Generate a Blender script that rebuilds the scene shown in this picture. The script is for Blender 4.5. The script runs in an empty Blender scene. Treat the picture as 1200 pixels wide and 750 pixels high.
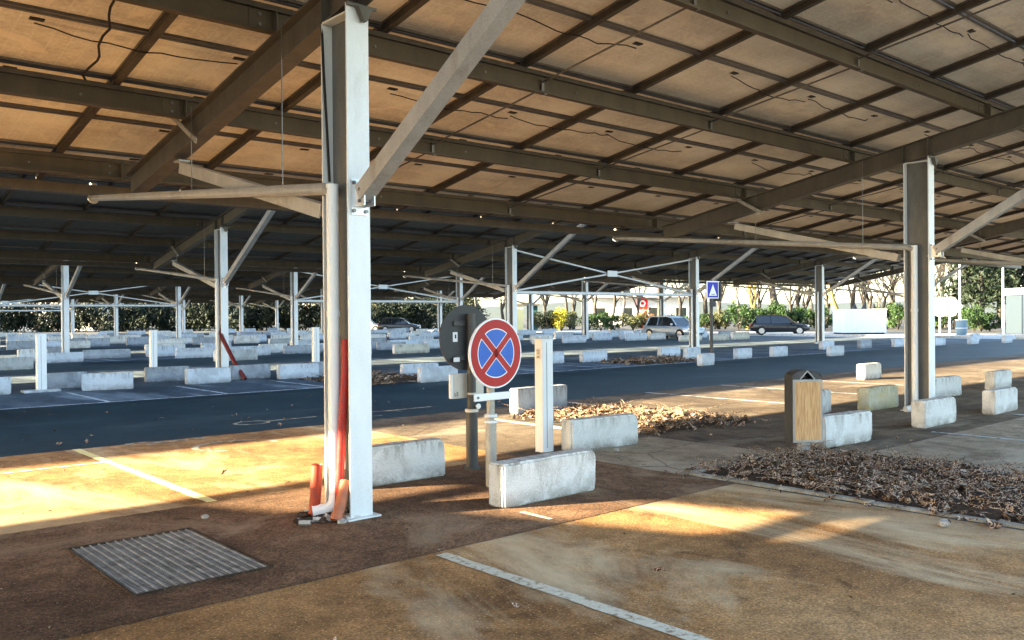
import bpy, bmesh, math, random
from mathutils import Vector, Matrix, noise
R = math.radians
random.seed(7)
sc = bpy.context.scene
col = sc.collection

# ------------------------------------------------------------------ helpers
class MB:
    def __init__(s): s.v = []; s.f = []; s.m = []; s.sm = []
    def add(s, vs, fs, mi=0, smooth=False):
        o = len(s.v); s.v += [tuple(v) for v in vs]
        for f in fs: s.f.append(tuple(i+o for i in f)); s.m.append(mi); s.sm.append(smooth)
        return s
    def box(s, x0, x1, y0, y1, z0, z1, mi=0, M=None):
        vs = [(x, y, z) for z in (z0, z1) for y in (y0, y1) for x in (x0, x1)]
        if M is not None: vs = [M @ Vector(v) for v in vs]
        return s.add(vs, [(0, 2, 3, 1), (4, 5, 7, 6), (0, 1, 5, 4), (2, 6, 7, 3), (0, 4, 6, 2), (1, 3, 7, 5)], mi)
    def bar(s, a, b, w, h, mi=0, up=(0, 0, 1), roll=0.0):
        a = Vector(a); b = Vector(b); d = (b-a); L = d.length; d.normalize()
        sx = d.cross(Vector(up))
        if sx.length < 1e-5: sx = d.cross(Vector((0, 1, 0)))
        sx.normalize(); u = sx.cross(d)
        if roll:
            sx, u = sx*math.cos(roll)+u*math.sin(roll), u*math.cos(roll)-sx*math.sin(roll)
        vs = []
        for t in (0, L):
            for p, q in ((-1, -1), (1, -1), (1, 1), (-1, 1)):
                vs.append(a+d*t+sx*p*w/2+u*q*h/2)
        return s.add(vs, [(0, 1, 2, 3), (7, 6, 5, 4), (0, 4, 5, 1), (1, 5, 6, 2), (2, 6, 7, 3), (3, 7, 4, 0)], mi)
    def tube(s, pts, r, n=10, mi=0, cap=True):
        pts = [Vector(p) for p in pts]; rs = r if isinstance(r, (list, tuple)) else [r]*len(pts)
        d = (pts[1]-pts[0]).normalized(); ref = Vector((0, 0, 1)) if abs(d.z) < .9 else Vector((1, 0, 0))
        ax = d.cross(ref).normalized(); vs = []
        for i, p in enumerate(pts):
            if i == 0: t = pts[1]-p
            elif i == len(pts)-1: t = p-pts[i-1]
            else: t = (pts[i+1]-p).normalized()+(p-pts[i-1]).normalized()
            t.normalize(); ax = (ax-t*ax.dot(t))
            if ax.length < 1e-6: ax = t.orthogonal()
            ax.normalize(); bx = t.cross(ax)
            for k in range(n):
                a = 2*math.pi*k/n; vs.append(p+(ax*math.cos(a)+bx*math.sin(a))*rs[i])
        fs = [(i*n+k, i*n+(k+1) % n, (i+1)*n+(k+1) % n, (i+1)*n+k) for i in range(len(pts)-1) for k in range(n)]
        s.add(vs, fs, mi, n > 5)
        if cap:
            o = (len(pts)-1)*n
            s.add(vs[:n], [tuple(reversed(range(n)))], mi); s.add(vs[o:], [tuple(range(n))], mi)
        return s
    def prism(s, poly, axis, a0, a1, mi=0, smooth=False):
        n = len(poly)
        def mk(p, a): return (a, p[0], p[1]) if axis == 'x' else ((p[0], a, p[1]) if axis == 'y' else (p[0], p[1], a))
        vs = [mk(p, a0) for p in poly]+[mk(p, a1) for p in poly]
        fs = [tuple(range(n)), tuple(reversed(range(n, 2*n)))]
        s.add(vs, fs, mi)
        s.add(vs, [(k, n+k, n+(k+1) % n, (k+1) % n) for k in range(n)], mi, smooth)
        return s
    def mesh(s, name, mats, fix=True):
        me = bpy.data.meshes.new(name); me.from_pydata(s.v, [], s.f)
        for m in mats: me.materials.append(m)
        me.polygons.foreach_set('material_index', s.m); me.polygons.foreach_set('use_smooth', s.sm)
        if fix:
            bm = bmesh.new(); bm.from_mesh(me); bmesh.ops.recalc_face_normals(bm, faces=bm.faces); bm.to_mesh(me); bm.free()
        me.update(); return me
    def build(s, name, mats, parent=None, fix=True, bevel=0):
        if not isinstance(mats, (list, tuple)): mats = [mats]
        me = s.mesh(name, mats, fix)
        return link(name, me, parent, bevel)

def link(name, me, parent=None, bevel=0, loc=(0, 0, 0), rz=0):
    o = bpy.data.objects.new(name, me); col.objects.link(o)
    o.location = loc; o.rotation_euler = (0, 0, rz)
    if parent: o.parent = parent
    if bevel:
        b = o.modifiers.new('b', 'BEVEL'); b.width = bevel; b.segments = 2; b.limit_method = 'ANGLE'; b.angle_limit = R(40)
    return o
def tag(o, label=None, cat=None, group=None, kind=None):
    if label: o['label'] = label
    if cat: o['category'] = cat
    if group: o['group'] = group
    if kind: o['kind'] = kind
    return o
def empty(name, loc, rz=0):
    o = bpy.data.objects.new(name, None); col.objects.link(o); o.location = loc; o.rotation_euler = (0, 0, rz)
    o.empty_display_size = .2; return o
def struct(o, label, cat='ground'): return tag(o, label, cat, kind='structure')
def copy_tree(o, parent=None):
    c = o.copy(); col.objects.link(c); c.parent = parent
    for ch in [x for x in bpy.data.objects if x.parent == o]: copy_tree(ch, c)
    return c
def kids(o): return list(o.children)
def dup(o, loc, rz=0, sc_=None):
    c = o.copy(); col.objects.link(c); c.location = loc; c.rotation_euler = (0, 0, rz)
    if sc_: c.scale = sc_
    for ch in kids(o):
        d = ch.copy(); col.objects.link(d); d.parent = c
        for g in kids(ch):
            e = g.copy(); col.objects.link(e); e.parent = d
    return c

# ------------------------------------------------------------------ materials
class NT:
    def __init__(s, name):
        s.m = bpy.data.materials.new(name); s.m.use_nodes = True; s.t = s.m.node_tree; s.n = s.t.nodes
        s.b = s.n['Principled BSDF']; s.geo = s.n.new('ShaderNodeNewGeometry'); s.tc = s.n.new('ShaderNodeTexCoord')
    def L(s, a, b): s.t.links.new(a, b)
    def vec(s, scale=(1, 1, 1), src='pos', rot=0):
        mp = s.n.new('ShaderNodeMapping'); mp.inputs['Scale'].default_value = scale; mp.inputs['Rotation'].default_value[2] = rot
        s.L(s.geo.outputs['Position'] if src == 'pos' else s.tc.outputs['Object'], mp.inputs[0]); return mp.outputs[0]
    def noise(s, sc_, det=4, rough=.6, scale=(1, 1, 1), src='pos', dist=0):
        n = s.n.new('ShaderNodeTexNoise'); n.inputs['Scale'].default_value = sc_; n.inputs['Detail'].default_value = det
        n.inputs['Roughness'].default_value = rough; n.inputs['Distortion'].default_value = dist
        s.L(s.vec(scale, src), n.inputs['Vector']); return n.outputs['Fac']
    def ramp(s, fac, stops, interp='LINEAR'):
        r = s.n.new('ShaderNodeValToRGB'); r.color_ramp.interpolation = interp; e = r.color_ramp.elements
        while len(e) < len(stops): e.new(.5)
        for i, (p, c) in enumerate(stops):
            e[i].position = p; e[i].color = (c, c, c, 1) if isinstance(c, (int, float)) else (*c, 1)
        s.L(fac, r.inputs[0]); return r.outputs[0]
    def mix(s, fac, a, b, mode='MIX'):
        m = s.n.new('ShaderNodeMix'); m.data_type = 'RGBA'; m.blend_type = mode
        if isinstance(fac, (int, float)): m.inputs[0].default_value = fac
        else: s.L(fac, m.inputs[0])
        for k, x in ((6, a), (7, b)):
            if isinstance(x, tuple): m.inputs[k].default_value = (*x, 1)
            else: s.L(x, m.inputs[k])
        return m.outputs[2]
    def bump(s, h, strength=.3, dist=.02):
        b = s.n.new('ShaderNodeBump'); b.inputs['Strength'].default_value = strength; b.inputs['Distance'].default_value = dist
        s.L(h, b.inputs['Height']); s.L(b.outputs[0], s.b.inputs['Normal'])
    def out(s, c, rough=.8, metal=0, spec=.3):
        if isinstance(c, tuple): s.b.inputs['Base Color'].default_value = (*c, 1)
        else: s.L(c, s.b.inputs['Base Color'])
        if isinstance(rough, (int, float)): s.b.inputs['Roughness'].default_value = rough
        else: s.L(rough, s.b.inputs['Roughness'])
        s.b.inputs['Metallic'].default_value = metal; s.b.inputs['Specular IOR Level'].default_value = spec
        return s.m

def asphalt(name, dark, mid, light, dust=None, dustamt=(.55, .75), grain=90, bump=.5, streak=None, rough=.85, cracks=False, gmix=.6):
    t = NT(name)
    big = t.noise(.55, 6, .62, dist=.4); c = t.ramp(big, [(.3, dark), (.5, mid), (.72, light)])
    med = t.noise(5, 6, .7); c = t.mix(.6, c, t.ramp(med, [(.3, .2), (.7, .8)]), 'OVERLAY')
    st = t.noise(.9, 8, .7, scale=(1, .5, 1), dist=1.5); c = t.mix(t.ramp(st, [(.54, 0.0), (.70, .75)]), c, tuple(x*.8 for x in dark))
    oil = t.noise(2.3, 6, .65, dist=.6); c = t.mix(t.ramp(oil, [(.60, 0.0), (.68, .6)]), c, tuple(x*.6 for x in dark))
    g = t.noise(grain, 3, .8); c = t.mix(gmix, c, t.ramp(g, [(.32, .05), (.5, .5), (.66, .95)]), 'OVERLAY')
    if dust:
        d = t.noise(.8, 7, .65, scale=streak or (1, 1, 1), dist=.8)
        d2 = t.ramp(d, [(dustamt[0], 0.0), (dustamt[1], .85)]); c = t.mix(d2, c, dust)
    sp = t.n.new('ShaderNodeTexVoronoi'); sp.inputs['Scale'].default_value = 34; t.L(t.vec(), sp.inputs['Vector'])
    c = t.mix(t.ramp(sp.outputs['Distance'], [(.10, .75), (.16, 0.0)]), c, tuple(min(1, x*1.9+.03) for x in light))
    if cracks:
        v = t.n.new('ShaderNodeTexVoronoi'); v.feature = 'DISTANCE_TO_EDGE'; v.inputs['Scale'].default_value = .45
        nz = t.n.new('ShaderNodeTexNoise'); nz.inputs['Scale'].default_value = 2.5; nz.inputs['Detail'].default_value = 5; t.L(t.vec(), nz.inputs['Vector'])
        ad = t.mix(.12, t.vec(), nz.outputs['Color'], 'ADD'); t.L(ad, v.inputs['Vector'])
        c = t.mix(t.ramp(v.outputs['Distance'], [(.0, .8), (.006, 0.0)]), c, tuple(x*.35 for x in dark))
    t.bump(g, bump, .012)
    return t.out(c, rough, 0, .25)

M = {}
M['earth'] = asphalt('earth asphalt', (.05, .05, .05), (.08, .078, .072), (.13, .12, .11), rough=.9)
M['bay_tan'] = asphalt('dusty tan asphalt', (.13, .055, .017), (.36, .185, .068), (.54, .325, .145), (.70, .54, .33), (.49, .66), 62, .7, (1.0, .45, 1), cracks=False)
M['strip'] = asphalt('brown chip asphalt', (.07, .034, .017), (.16, .085, .043), (.26, .15, .085), (.42, .30, .19), (.54, .72), 55, 1.0, None, .9, gmix=.85)
M['bay_brown'] = asphalt('brown grey asphalt', (.05, .035, .025), (.125, .09, .06), (.22, .17, .12), (.42, .36, .27), (.56, .78), 80, .5, (.4, 1.2, 1), cracks=True)
M['lane'] = asphalt('dark lane asphalt', (.003, .013, .018), (.006, .022, .029), (.014, .036, .043), (.06, .08, .085), (.56, .80), 80, .3, (.25, 1.4, 1), .62, cracks=True)
M['bay_far'] = asphalt('grey bay asphalt', (.03, .042, .055), (.055, .075, .095), (.10, .13, .155), (.28, .33, .36), (.5, .72), 60, .3, (1, .3, 1), .75)
M['pad'] = asphalt('grey concrete pad', (.15, .11, .07), (.30, .235, .16), (.44, .35, .25), (.55, .46, .34), (.5, .75), 80, .3, cracks=True)
M['bounce_ground'] = asphalt('pale bounce ground', (.42, .34, .24), (.52, .43, .31), (.62, .52, .38))  # pale tone made up to bounce sunlight under the near canopy
M['road_pale'] = asphalt('pale concrete road', (.38, .37, .35), (.48, .47, .44), (.58, .56, .52), rough=.85)

def paint(name, base, worn, amt=.5, scale=9):
    t = NT(name); n = t.noise(scale, 6, .7); n2 = t.noise(60, 3, .7)
    c = t.mix(t.ramp(n, [(amt-.06, 1.0), (amt+.06, 0.0)]), base, worn)
    c = t.mix(.5, c, t.ramp(n2, [(.3, .3), (.7, .7)]), 'OVERLAY'); return t.out(c, .75)
M['line'] = paint('worn bay paint', (.66, .60, .46), (.26, .18, .10), .42, 14)
M['line_yellow'] = paint('worn yellow bay paint', (.88, .76, .34), (.42, .28, .12), .36, 14)
M['line_far'] = paint('worn white paint', (.6, .62, .62), (.12, .13, .14), .45, 5)
M['symbol'] = paint('worn symbol paint', (.50, .45, .34), (.20, .14, .08), .5, 7)

def metal(name, c1, c2, rough=.45, met=.0, grime=None, bump=.0, sc_=6):
    t = NT(name); a = t.noise(sc_, 6, .65, scale=(1, 1, .35), src='obj'); c = t.mix(t.ramp(a, [(.3, 0.0), (.7, 1.0)]), c1, c2)
    if grime:
        g = t.noise(2.2, 7, .7, scale=(1, 1, .3), src='obj', dist=.5); c = t.mix(t.ramp(g, [(.55, 0.0), (.75, .7)]), c, grime)
    f = t.noise(70, 3, .7, src='obj'); c = t.mix(.35, c, t.ramp(f, [(.3, .3), (.7, .7)]), 'OVERLAY')
    if bump: t.bump(f, bump, .004)
    return t.out(c, rough, met, .4)
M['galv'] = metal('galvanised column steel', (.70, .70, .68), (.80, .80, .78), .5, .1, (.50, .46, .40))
M['web'] = metal('shade-darkened column web', (.11, .11, .108), (.17, .168, .16), .55, .2, (.08, .07, .06))  # shade on the column sides painted as a darker steel tone
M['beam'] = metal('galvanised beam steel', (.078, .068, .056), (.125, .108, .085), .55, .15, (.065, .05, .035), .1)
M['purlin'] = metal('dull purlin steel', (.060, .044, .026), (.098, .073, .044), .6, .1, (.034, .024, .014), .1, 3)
M['stay'] = metal('stay plate steel', (.30, .30, .29), (.40, .39, .37), .45, .4)
M['brace'] = metal('brace steel', (.34, .33, .315), (.46, .45, .43), .42, .2, (.22, .17, .12))
M['pipe_grey'] = metal('grey drain pipe', (.30, .295, .28), (.42, .415, .40), .35, .1, (.20, .18, .15))
M['pipe_white'] = metal('white drain pipe', (.76, .75, .72), (.82, .81, .78), .35, 0, (.62, .58, .50))
M['rail'] = metal('dark mounting rail', (.05, .042, .034), (.09, .075, .06), .6, .3)
M['frame'] = metal('module frame', (.09, .08, .07), (.16, .14, .12), .45, .4)
M['zinc'] = metal('bright zinc plate', (.55, .56, .58), (.72, .73, .74), .35, .6)
M['oldzinc'] = metal('dirty zinc grating', (.18, .15, .12), (.58, .53, .46), .6, .2, (.12, .08, .045), sc_=9)
M['bolt'] = metal('bolt steel', (.10, .10, .10), (.22, .21, .20), .4, .7)
M['black'] = NT('black rubber').out((.02, .02, .02), .6)
M['cable'] = NT('black cable').out((.015, .013, .012), .6)
M['darkpost'] = metal('dark painted post', (.045, .045, .045), (.085, .08, .075), .5, .2, (.14, .11, .08))
M['greypost'] = metal('grey painted post', (.33, .31, .27), (.45, .42, .36), .5, .3, (.17, .13, .09))
M['binsteel'] = metal('dark grey bin steel', (.045, .047, .05), (.075, .078, .082), .6, 0)
M['signback'] = metal('sign back', (.040, .040, .040), (.060, .060, .058), .6, .1)
M['whitepaint'] = metal('white enamel', (.74, .74, .72), (.82, .82, .80), .45, 0, (.6, .57, .50))
M['beige'] = metal('beige sheet', (.60, .54, .45), (.70, .64, .55), .5, 0, (.5, .42, .3))

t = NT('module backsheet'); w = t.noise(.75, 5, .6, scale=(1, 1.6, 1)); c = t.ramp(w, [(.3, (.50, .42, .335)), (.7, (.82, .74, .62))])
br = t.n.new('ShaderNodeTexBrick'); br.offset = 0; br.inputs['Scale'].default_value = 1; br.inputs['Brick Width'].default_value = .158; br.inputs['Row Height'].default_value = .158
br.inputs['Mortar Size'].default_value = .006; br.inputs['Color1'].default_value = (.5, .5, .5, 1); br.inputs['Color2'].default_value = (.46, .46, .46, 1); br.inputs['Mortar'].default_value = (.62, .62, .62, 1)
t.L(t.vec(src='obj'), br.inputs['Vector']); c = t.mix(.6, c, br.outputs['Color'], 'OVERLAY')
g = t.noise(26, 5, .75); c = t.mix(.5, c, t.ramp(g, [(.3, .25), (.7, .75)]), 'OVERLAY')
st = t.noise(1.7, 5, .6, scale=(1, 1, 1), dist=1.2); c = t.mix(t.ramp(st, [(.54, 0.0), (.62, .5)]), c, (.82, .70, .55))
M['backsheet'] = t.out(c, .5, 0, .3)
M['backsheet_shaded'] = metal('shade-toned module backsheet', (.045, .05, .055), (.085, .09, .095), .5, 0)  # shade under the far canopies put into the backsheet colour
M['cells'] = NT('solar glass').out((.012, .016, .035), .12, 0, .6)
M['jbox'] = NT('junction box').out((.02, .018, .016), .5)

def concrete(name, base, lo, stain, moss=None):
    t = NT(name); a = t.noise(3, 6, .65); c = t.mix(t.ramp(a, [(.3, 0.0), (.7, 1.0)]), lo, base)
    # runs of dirt from the top edge
    s = t.noise(16, 4, .6, scale=(1, 1, .12)); sp = t.n.new('ShaderNodeSeparateXYZ'); t.L(t.geo.outputs['Position'], sp.inputs[0])
    mz = t.n.new('ShaderNodeMapRange'); mz.inputs[1].default_value = .22; mz.inputs[2].default_value = .38; t.L(sp.outputs[2], mz.inputs[0])
    mu = t.n.new('ShaderNodeMath'); mu.operation = 'MULTIPLY'; t.L(t.ramp(s, [(.48, 0.0), (.66, .85)]), mu.inputs[0]); t.L(mz.outputs[0], mu.inputs[1])
    c = t.mix(mu.outputs[0], c, stain)
    b = t.noise(5, 7, .7); mz2 = t.n.new('ShaderNodeMapRange'); mz2.inputs[1].default_value = .16; mz2.inputs[2].default_value = .0; t.L(sp.outputs[2], mz2.inputs[0])
    mu2 = t.n.new('ShaderNodeMath'); mu2.operation = 'MULTIPLY'; t.L(t.ramp(b, [(.36, 0.0), (.56, .9)]), mu2.inputs[0]); t.L(mz2.outputs[0], mu2.inputs[1])
    c = t.mix(mu2.outputs[0], c, stain)
    pt = t.noise(1.1, 7, .7, dist=1); c = t.mix(t.ramp(pt, [(.52, 0.0), (.62, .55)]), c, tuple((x+y)/2 for x, y in zip(lo, stain)))
    if moss: c = t.mix(t.ramp(t.noise(2.5, 5, .6), [(.45, 0.0), (.6, .75)]), c, moss)
    f = t.noise(90, 3, .8); c = t.mix(.6, c, t.ramp(f, [(.3, .22), (.7, .78)]), 'OVERLAY')
    v = t.n.new('ShaderNodeTexVoronoi'); v.inputs['Scale'].default_value = 26; t.L(t.vec(), v.inputs['Vector'])
    c = t.mix(t.ramp(v.outputs['Distance'], [(.07, .7), (.1, 0.0)]), c, (.12, .11, .09))
    t.bump(f, .35, .006); return t.out(c, .9, 0, .2)
M['block'] = concrete('white weathered concrete', (.74, .72, .67), (.60, .58, .53), (.20, .17, .13))
M['block_moss'] = concrete('mossy concrete', (.66, .62, .48), (.50, .47, .36), (.16, .14, .08), (.60, .50, .26))
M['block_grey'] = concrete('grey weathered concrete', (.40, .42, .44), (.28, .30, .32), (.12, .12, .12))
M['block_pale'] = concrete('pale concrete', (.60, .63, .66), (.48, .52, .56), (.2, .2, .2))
M['kerb'] = concrete('flush kerb', (.52, .49, .42), (.36, .33, .27), (.2, .16, .1))

# ------------------------------------------------------------------ ground surfaces
def sheet(name, x0, x1, y0, y1, z, m, label, cat, jag=0, n=60):
    b = MB()
    if jag:
        xs = [x0+(x1-x0)*i/n for i in range(n+1)]
        vs = [(x, y0+(random.random()-.5)*jag, z) for x in xs]+[(x, y1+(random.random()-.5)*jag, z) for x in xs]
        b.add(vs, [(i, i+1, n+2+i, n+1+i) for i in range(n)])
    else: b.add([(x0, y0, z), (x1, y0, z), (x1, y1, z), (x0, y1, z)], [(0, 1, 2, 3)])
    return struct(b.build(name, m, fix=False), label, cat)
sheet('ground', -400, 700, -200, 900, 0, M['earth'], 'wide dark asphalt ground under the whole car park', 'ground')
DU = 16.81
XR = 50.0
def surf(name, x0, x1, y0, y1, m, label, cat, z=.004): sheet(name, x0, x1, y0, y1, z, m, label, cat)
surf('parking_bay', -25, 3.30, -9, -1.44, M['bay_tan'], 'dusty tan parking bay in the foreground', 'parking bay')
surf('bounce_ground', -4, 60, -27, -9, M['bounce_ground'], 'unseen pale ground behind the viewpoint, added to bounce sunlight', 'ground')  # unseen surface added behind the camera as bounce fill
surf('parking_bay', -25, 3.3, -1.44, 1.16, M['bay_brown'], 'worn asphalt under the coarse brown strip', 'parking bay')
sheet('parking_strip', -25, 3.3, -1.44, 1.16, .0075, M['strip'], 'coarse brown strip between the bays, with the steel grating', 'pavement', .022, 900)
surf('parking_bay', -25, 2.9, 1.16, 5.35, M['bay_tan'], 'tan bay behind the near column, partly in sun', 'parking bay')
surf('pavement', 3.3, 5.2, -.85, 1.16, M['pad'], 'grey concrete pad between near blocks and leaf beds', 'pavement')
surf('pavement', 5.2, XR, -1.44, 1.16, M['bay_brown'], 'brown stained strip around the second column', 'pavement')
surf('parking_bay', 5.6, XR, -9, -1.44, M['pad'], 'grey brown bay at right beyond the leaf bed', 'parking bay')
surf('parking_bay', 2.9, XR, 1.16, 5.35, M['bay_brown'], 'dark brown bays at right behind the litter bin', 'parking bay')
sheet('lane', -25, XR, 5.33, 11.4, .0065, M['lane'], 'dark blue grey driving lane behind the first canopy', 'lane', .05, 900)
for k in range(1, 6):
    y = DU*k
    surf('parking_bay', -25-8*k, XR, y-5.41, y+5.35, M['bay_far'], ['', 'grey bays under the second canopy', 'grey bays under the third canopy', 'grey bays under the fourth canopy', 'grey bays under the fifth canopy', 'grey bays under the last canopy'][k], 'parking bay')
    if k < 5: surf('lane', -25-8*k, XR, y+5.35, y+11.4, M['lane'], ['', 'dark lane behind the second canopy', 'dark lane behind the third canopy', 'dark lane behind the fourth canopy', 'dark lane behind the fifth canopy'][k], 'lane')
surf('road', XR, 62, -60, 100, M['road_pale'], 'pale sunlit road along the right edge of the car park', 'road')

# painted lines
def line(x0, x1, y0, y1, m, label, z=.008):
    n = max(2, int(max(x1-x0, y1-y0)/.12)); b = MB(); vs = []
    for i in range(n+1):
        t_ = i/n; j1 = (random.random()-.5)*.014; j2 = (random.random()-.5)*.014
        if (y1-y0) > (x1-x0): vs += [(x0+j1, y0+(y1-y0)*t_, z), (x1+j2, y0+(y1-y0)*t_, z)]
        else: vs += [(x0+(x1-x0)*t_, y0+j1, z), (x0+(x1-x0)*t_, y1+j2, z)]
    b.add(vs, [(2*i, 2*i+1, 2*i+3, 2*i+2) for i in range(n)])
    return struct(b.build('bay_line', m, fix=False), label, 'road marking')
line(-.22, -.12, -6.5, -1.50, M['line'], 'worn white bay line running to the bottom right foreground')
line(-.67, -.57, .95+.25, 5.33, M['line_yellow'], 'worn yellowish bay line left of the near column')
line(-2.9, -.67, 4.05, 4.11, M['line'], 'thin pale cross line at the left edge')
for x, l in ((7.55, 'thin white bay line behind the litter bin'), (10.05, 'thin white bay line left of the second column foot'), (12.6, 'thin white bay line right of the second column'), (15.2, 'thin white bay line far right under the first canopy')):
    line(x, x+.09, 1.5, 5.3, M['line_far'], l)
for x, l in ((8.1, 'bay line in front of the second column'), (11.0, 'bay line at the right edge of the photograph')):
    line(x, x+.09, -6, -1.2, M['line_far'], l)
for i in range(8):
    x = 1.55+2.35*i
    line(x, x+.09, 11.5, 14.3, M['line_far'], 'thin white bay line across the lane, number %s from the left' % ['one', 'two', 'three', 'four', 'five', 'six', 'seven', 'eight'][i])
line(-8, 30, 11.36, 11.44, M['line_far'], 'broken pale edge line along the far side of the lane')
def arc_mark(cx, cy, rx, ry, a0, a1, w, label, bar=None):
    b = MB(); n = 40; vs = []
    for i in range(n+1):
        a = a0+(a1-a0)*i/n; w_ = w*(.8+.4*noise.noise(Vector((i*.3, cx, cy))))
        for q in (-w_/2, w_/2): vs.append((cx+(rx+q)*math.cos(a), cy+(ry+q)*math.sin(a), .008))
    b.add(vs, [(2*i, 2*i+1, 2*i+3, 2*i+2) for i in range(n)])
    if bar: b.add([(bar[0], bar[2], .0085), (bar[1], bar[2], .0085), (bar[1], bar[3], .0085), (bar[0], bar[3], .0085)], [(0, 1, 2, 3)])
    return struct(b.build('bay_symbol', M['symbol'], fix=False), label, 'road marking')
arc_mark(.12, 5.22, .17, .15, 0, 2*math.pi, .08, 'worn ring of a painted bay symbol at left', (.27, .95, 5.14, 5.22))
arc_mark(.95, 4.25, .5, .42, -.2, 4.2, .09, 'worn curve of a painted wheel symbol left of the near column')
arc_mark(2.1, 6.3, .25, .2, 0, 2*math.pi, .07, 'worn ring painted on the lane beside the near column', (2.3, 3.2, 6.3, 6.37))
arc_mark(4.1, 6.0, .5, .28, 0, 4.6, .07, 'worn curved mark on the lane behind the signs', (4.4, 5.4, 6.2, 6.26))

# kerb edging of the leaf beds
def kerb(pts, w, label):
    b = MB()
    for a, c in zip(pts[:-1], pts[1:]):
        a = Vector((*a, -.018)); c = Vector((*c, -.018)); L = (c-a).length; n = max(1, round(L/1.0)); d = (c-a)/n
        for i in range(n):
            j = Vector(((random.random()-.5)*.012, (random.random()-.5)*.012, (random.random()-.5)*.008))
            b.bar(a+d*i+d*.008+j, a+d*(i+1)-d*.008+j, w, .08)
    return struct(b.build('kerb', M['kerb'], bevel=.006), label, 'kerb')
kerb([(3.40, -6.5), (3.40, -.85)], .085, 'pale flush kerb in front of the dry leaf bed')
kerb([(3.46, -.82), (5.25, -.82), (5.6, -.95), (5.6, -6)], .085, 'pale flush kerb at the back of the dry leaf bed')
kerb([(4.95, 1.2), (4.95, 4.1)], .08, 'pale flush kerb of the second leaf bed')

# ------------------------------------------------------------------ leaf beds, litter
def leafmat(name, stops):
    t = NT(name); oi = t.n.new('ShaderNodeTexNoise'); oi.inputs['Scale'].default_value = 34; oi.inputs['Detail'].default_value = 2
    t.L(t.vec(), oi.inputs['Vector']); return t.out(t.ramp(oi.outputs['Fac'], stops), .7)
M['dryleaf'] = leafmat('dry leaves', [(.36, (.02, .010, .006)), (.44, (.10, .042, .018)), (.50, (.30, .19, .11)), (.53, (.66, .55, .41)), (.60, (.16, .055, .02)), (.68, (.04, .02, .012))])
M['soil'] = asphalt('bed soil', (.03, .018, .01), (.06, .035, .02), (.11, .07, .04), grain=30, bump=1)
def litter(name, x0, x1, y0, y1, n, label, h=.10, s=.05, twigs=0, fade=.45, soil=True):
    b = MB()
    if soil:
        nx, ny = 26, 40; vs = []
        for j in range(ny+1):
            for i in range(nx+1):
                u, v = i/nx, j/ny; e = min(u, 1-u, v, 1-v)*6; x = x0+(x1-x0)*u; y = y0+(y1-y0)*v
                vs.append((x, y, .010+min(1, e)*(h*.35+h*.5*max(0, noise.noise(Vector((x*1.6, y*1.6, 3))))+.02*noise.noise(Vector((x*7, y*7, 1))))))
        b.add(vs, [(j*(nx+1)+i, j*(nx+1)+i+1, (j+1)*(nx+1)+i+1, (j+1)*(nx+1)+i) for j in range(ny) for i in range(nx)], 1, True)
    for k in range(n):
        x = random.uniform(x0-fade, x1+fade); y = random.uniform(y0-fade, y1+fade)
        ex = max(x0-x, x-x1, y0-y, y-y1)
        if ex > 0 and random.random() < ex/fade+.3: continue
        e = max(0, min(1, -ex*4)); z = .018+e*(h*.35+h*.5*max(0, noise.noise(Vector((x*1.6, y*1.6, 3)))))+random.random()*.03*(.3+e)
        if noise.noise(Vector((x*2.2, y*2.2, 5)))+.25*noise.noise(Vector((x*7, y*7, 2))) < -.12 and random.random() < .8: continue
        a = random.random()*6.28; tl = random.gauss(0, .45); l = s*random.choice((.4, .6, .8, 1, 1.3, 1.9)); w = l*random.uniform(.3, .6)
        Mx = Matrix.Translation((x, y, z)) @ Matrix.Rotation(a, 4, 'Z') @ Matrix.Rotation(tl, 4, 'Y') @ Matrix.Rotation(random.uniform(-.6, .6), 4, 'X')
        c = random.uniform(-.3, .5)*w
        b.add([Mx @ Vector(p) for p in ((-l, 0, 0), (-l*.2, -w, c), (l, 0, 0), (-l*.2, w, c), (-l*.2, 0, -abs(c)*.3))], [(0, 1, 4), (1, 2, 4), (2, 3, 4), (3, 0, 4)])
    for k in range(twigs):
        x = random.uniform(x0, x1); y = random.uniform(y0, y1); a = random.random()*6.28; l = random.choice((.1, .15, .25, .45))
        z = .04+h*.5; p = Vector((x, y, z)); q = p+Vector((math.cos(a)*l, math.sin(a)*l, random.uniform(-.03, .12)))
        b.tube([p, (p+q)/2+Vector((0, 0, random.uniform(0, .04))), q], [.004, .003, .0015], 4)
    return tag(b.build(name, [M['dryleaf'], M['soil']], fix=False), label, 'leaf litter', kind='stuff')
litter('dry_leaf_bed', 3.46, 5.55, -6.2, -.90, 9000, 'heap of dry brown leaves and twigs inside the kerbed bed by the litter bin', .035, .045, 900)
litter('dry_leaf_bed', 5.5, 7.5, 1.2, 4.1, 3500, 'brown leaf heap behind the white post and block', .09, .05, 160)
litter('dry_leaf_bed', 7.1, 9.4, 11.2, 14.0, 1200, 'leaf debris across the lane behind the near column', .16, .07, 80)
litter('dry_leaf_bed', 17.6, 21.2, 11.6, 13.6, 1300, 'leaf debris beside the far crossing sign', .15, .08, 60)
litter('fallen_leaves', -6, 9, -4.5, 11, 420, 'scattered dry leaves and scraps over bays and lane', .0, .028, 0, 0, False)

# ------------------------------------------------------------------ solar canopies
HT = 4.02; SL = .183; L_ = .40; W_ = .20
U0, U1 = -4.6, 6.35
def rz(u): return HT-SL*u        # rafter underside
PUR = [-3.2, -1.05, 1.08, 3.2, 5.32]
JU0 = 1.86; NPY = 10
SUN_GAPS = set()

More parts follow.
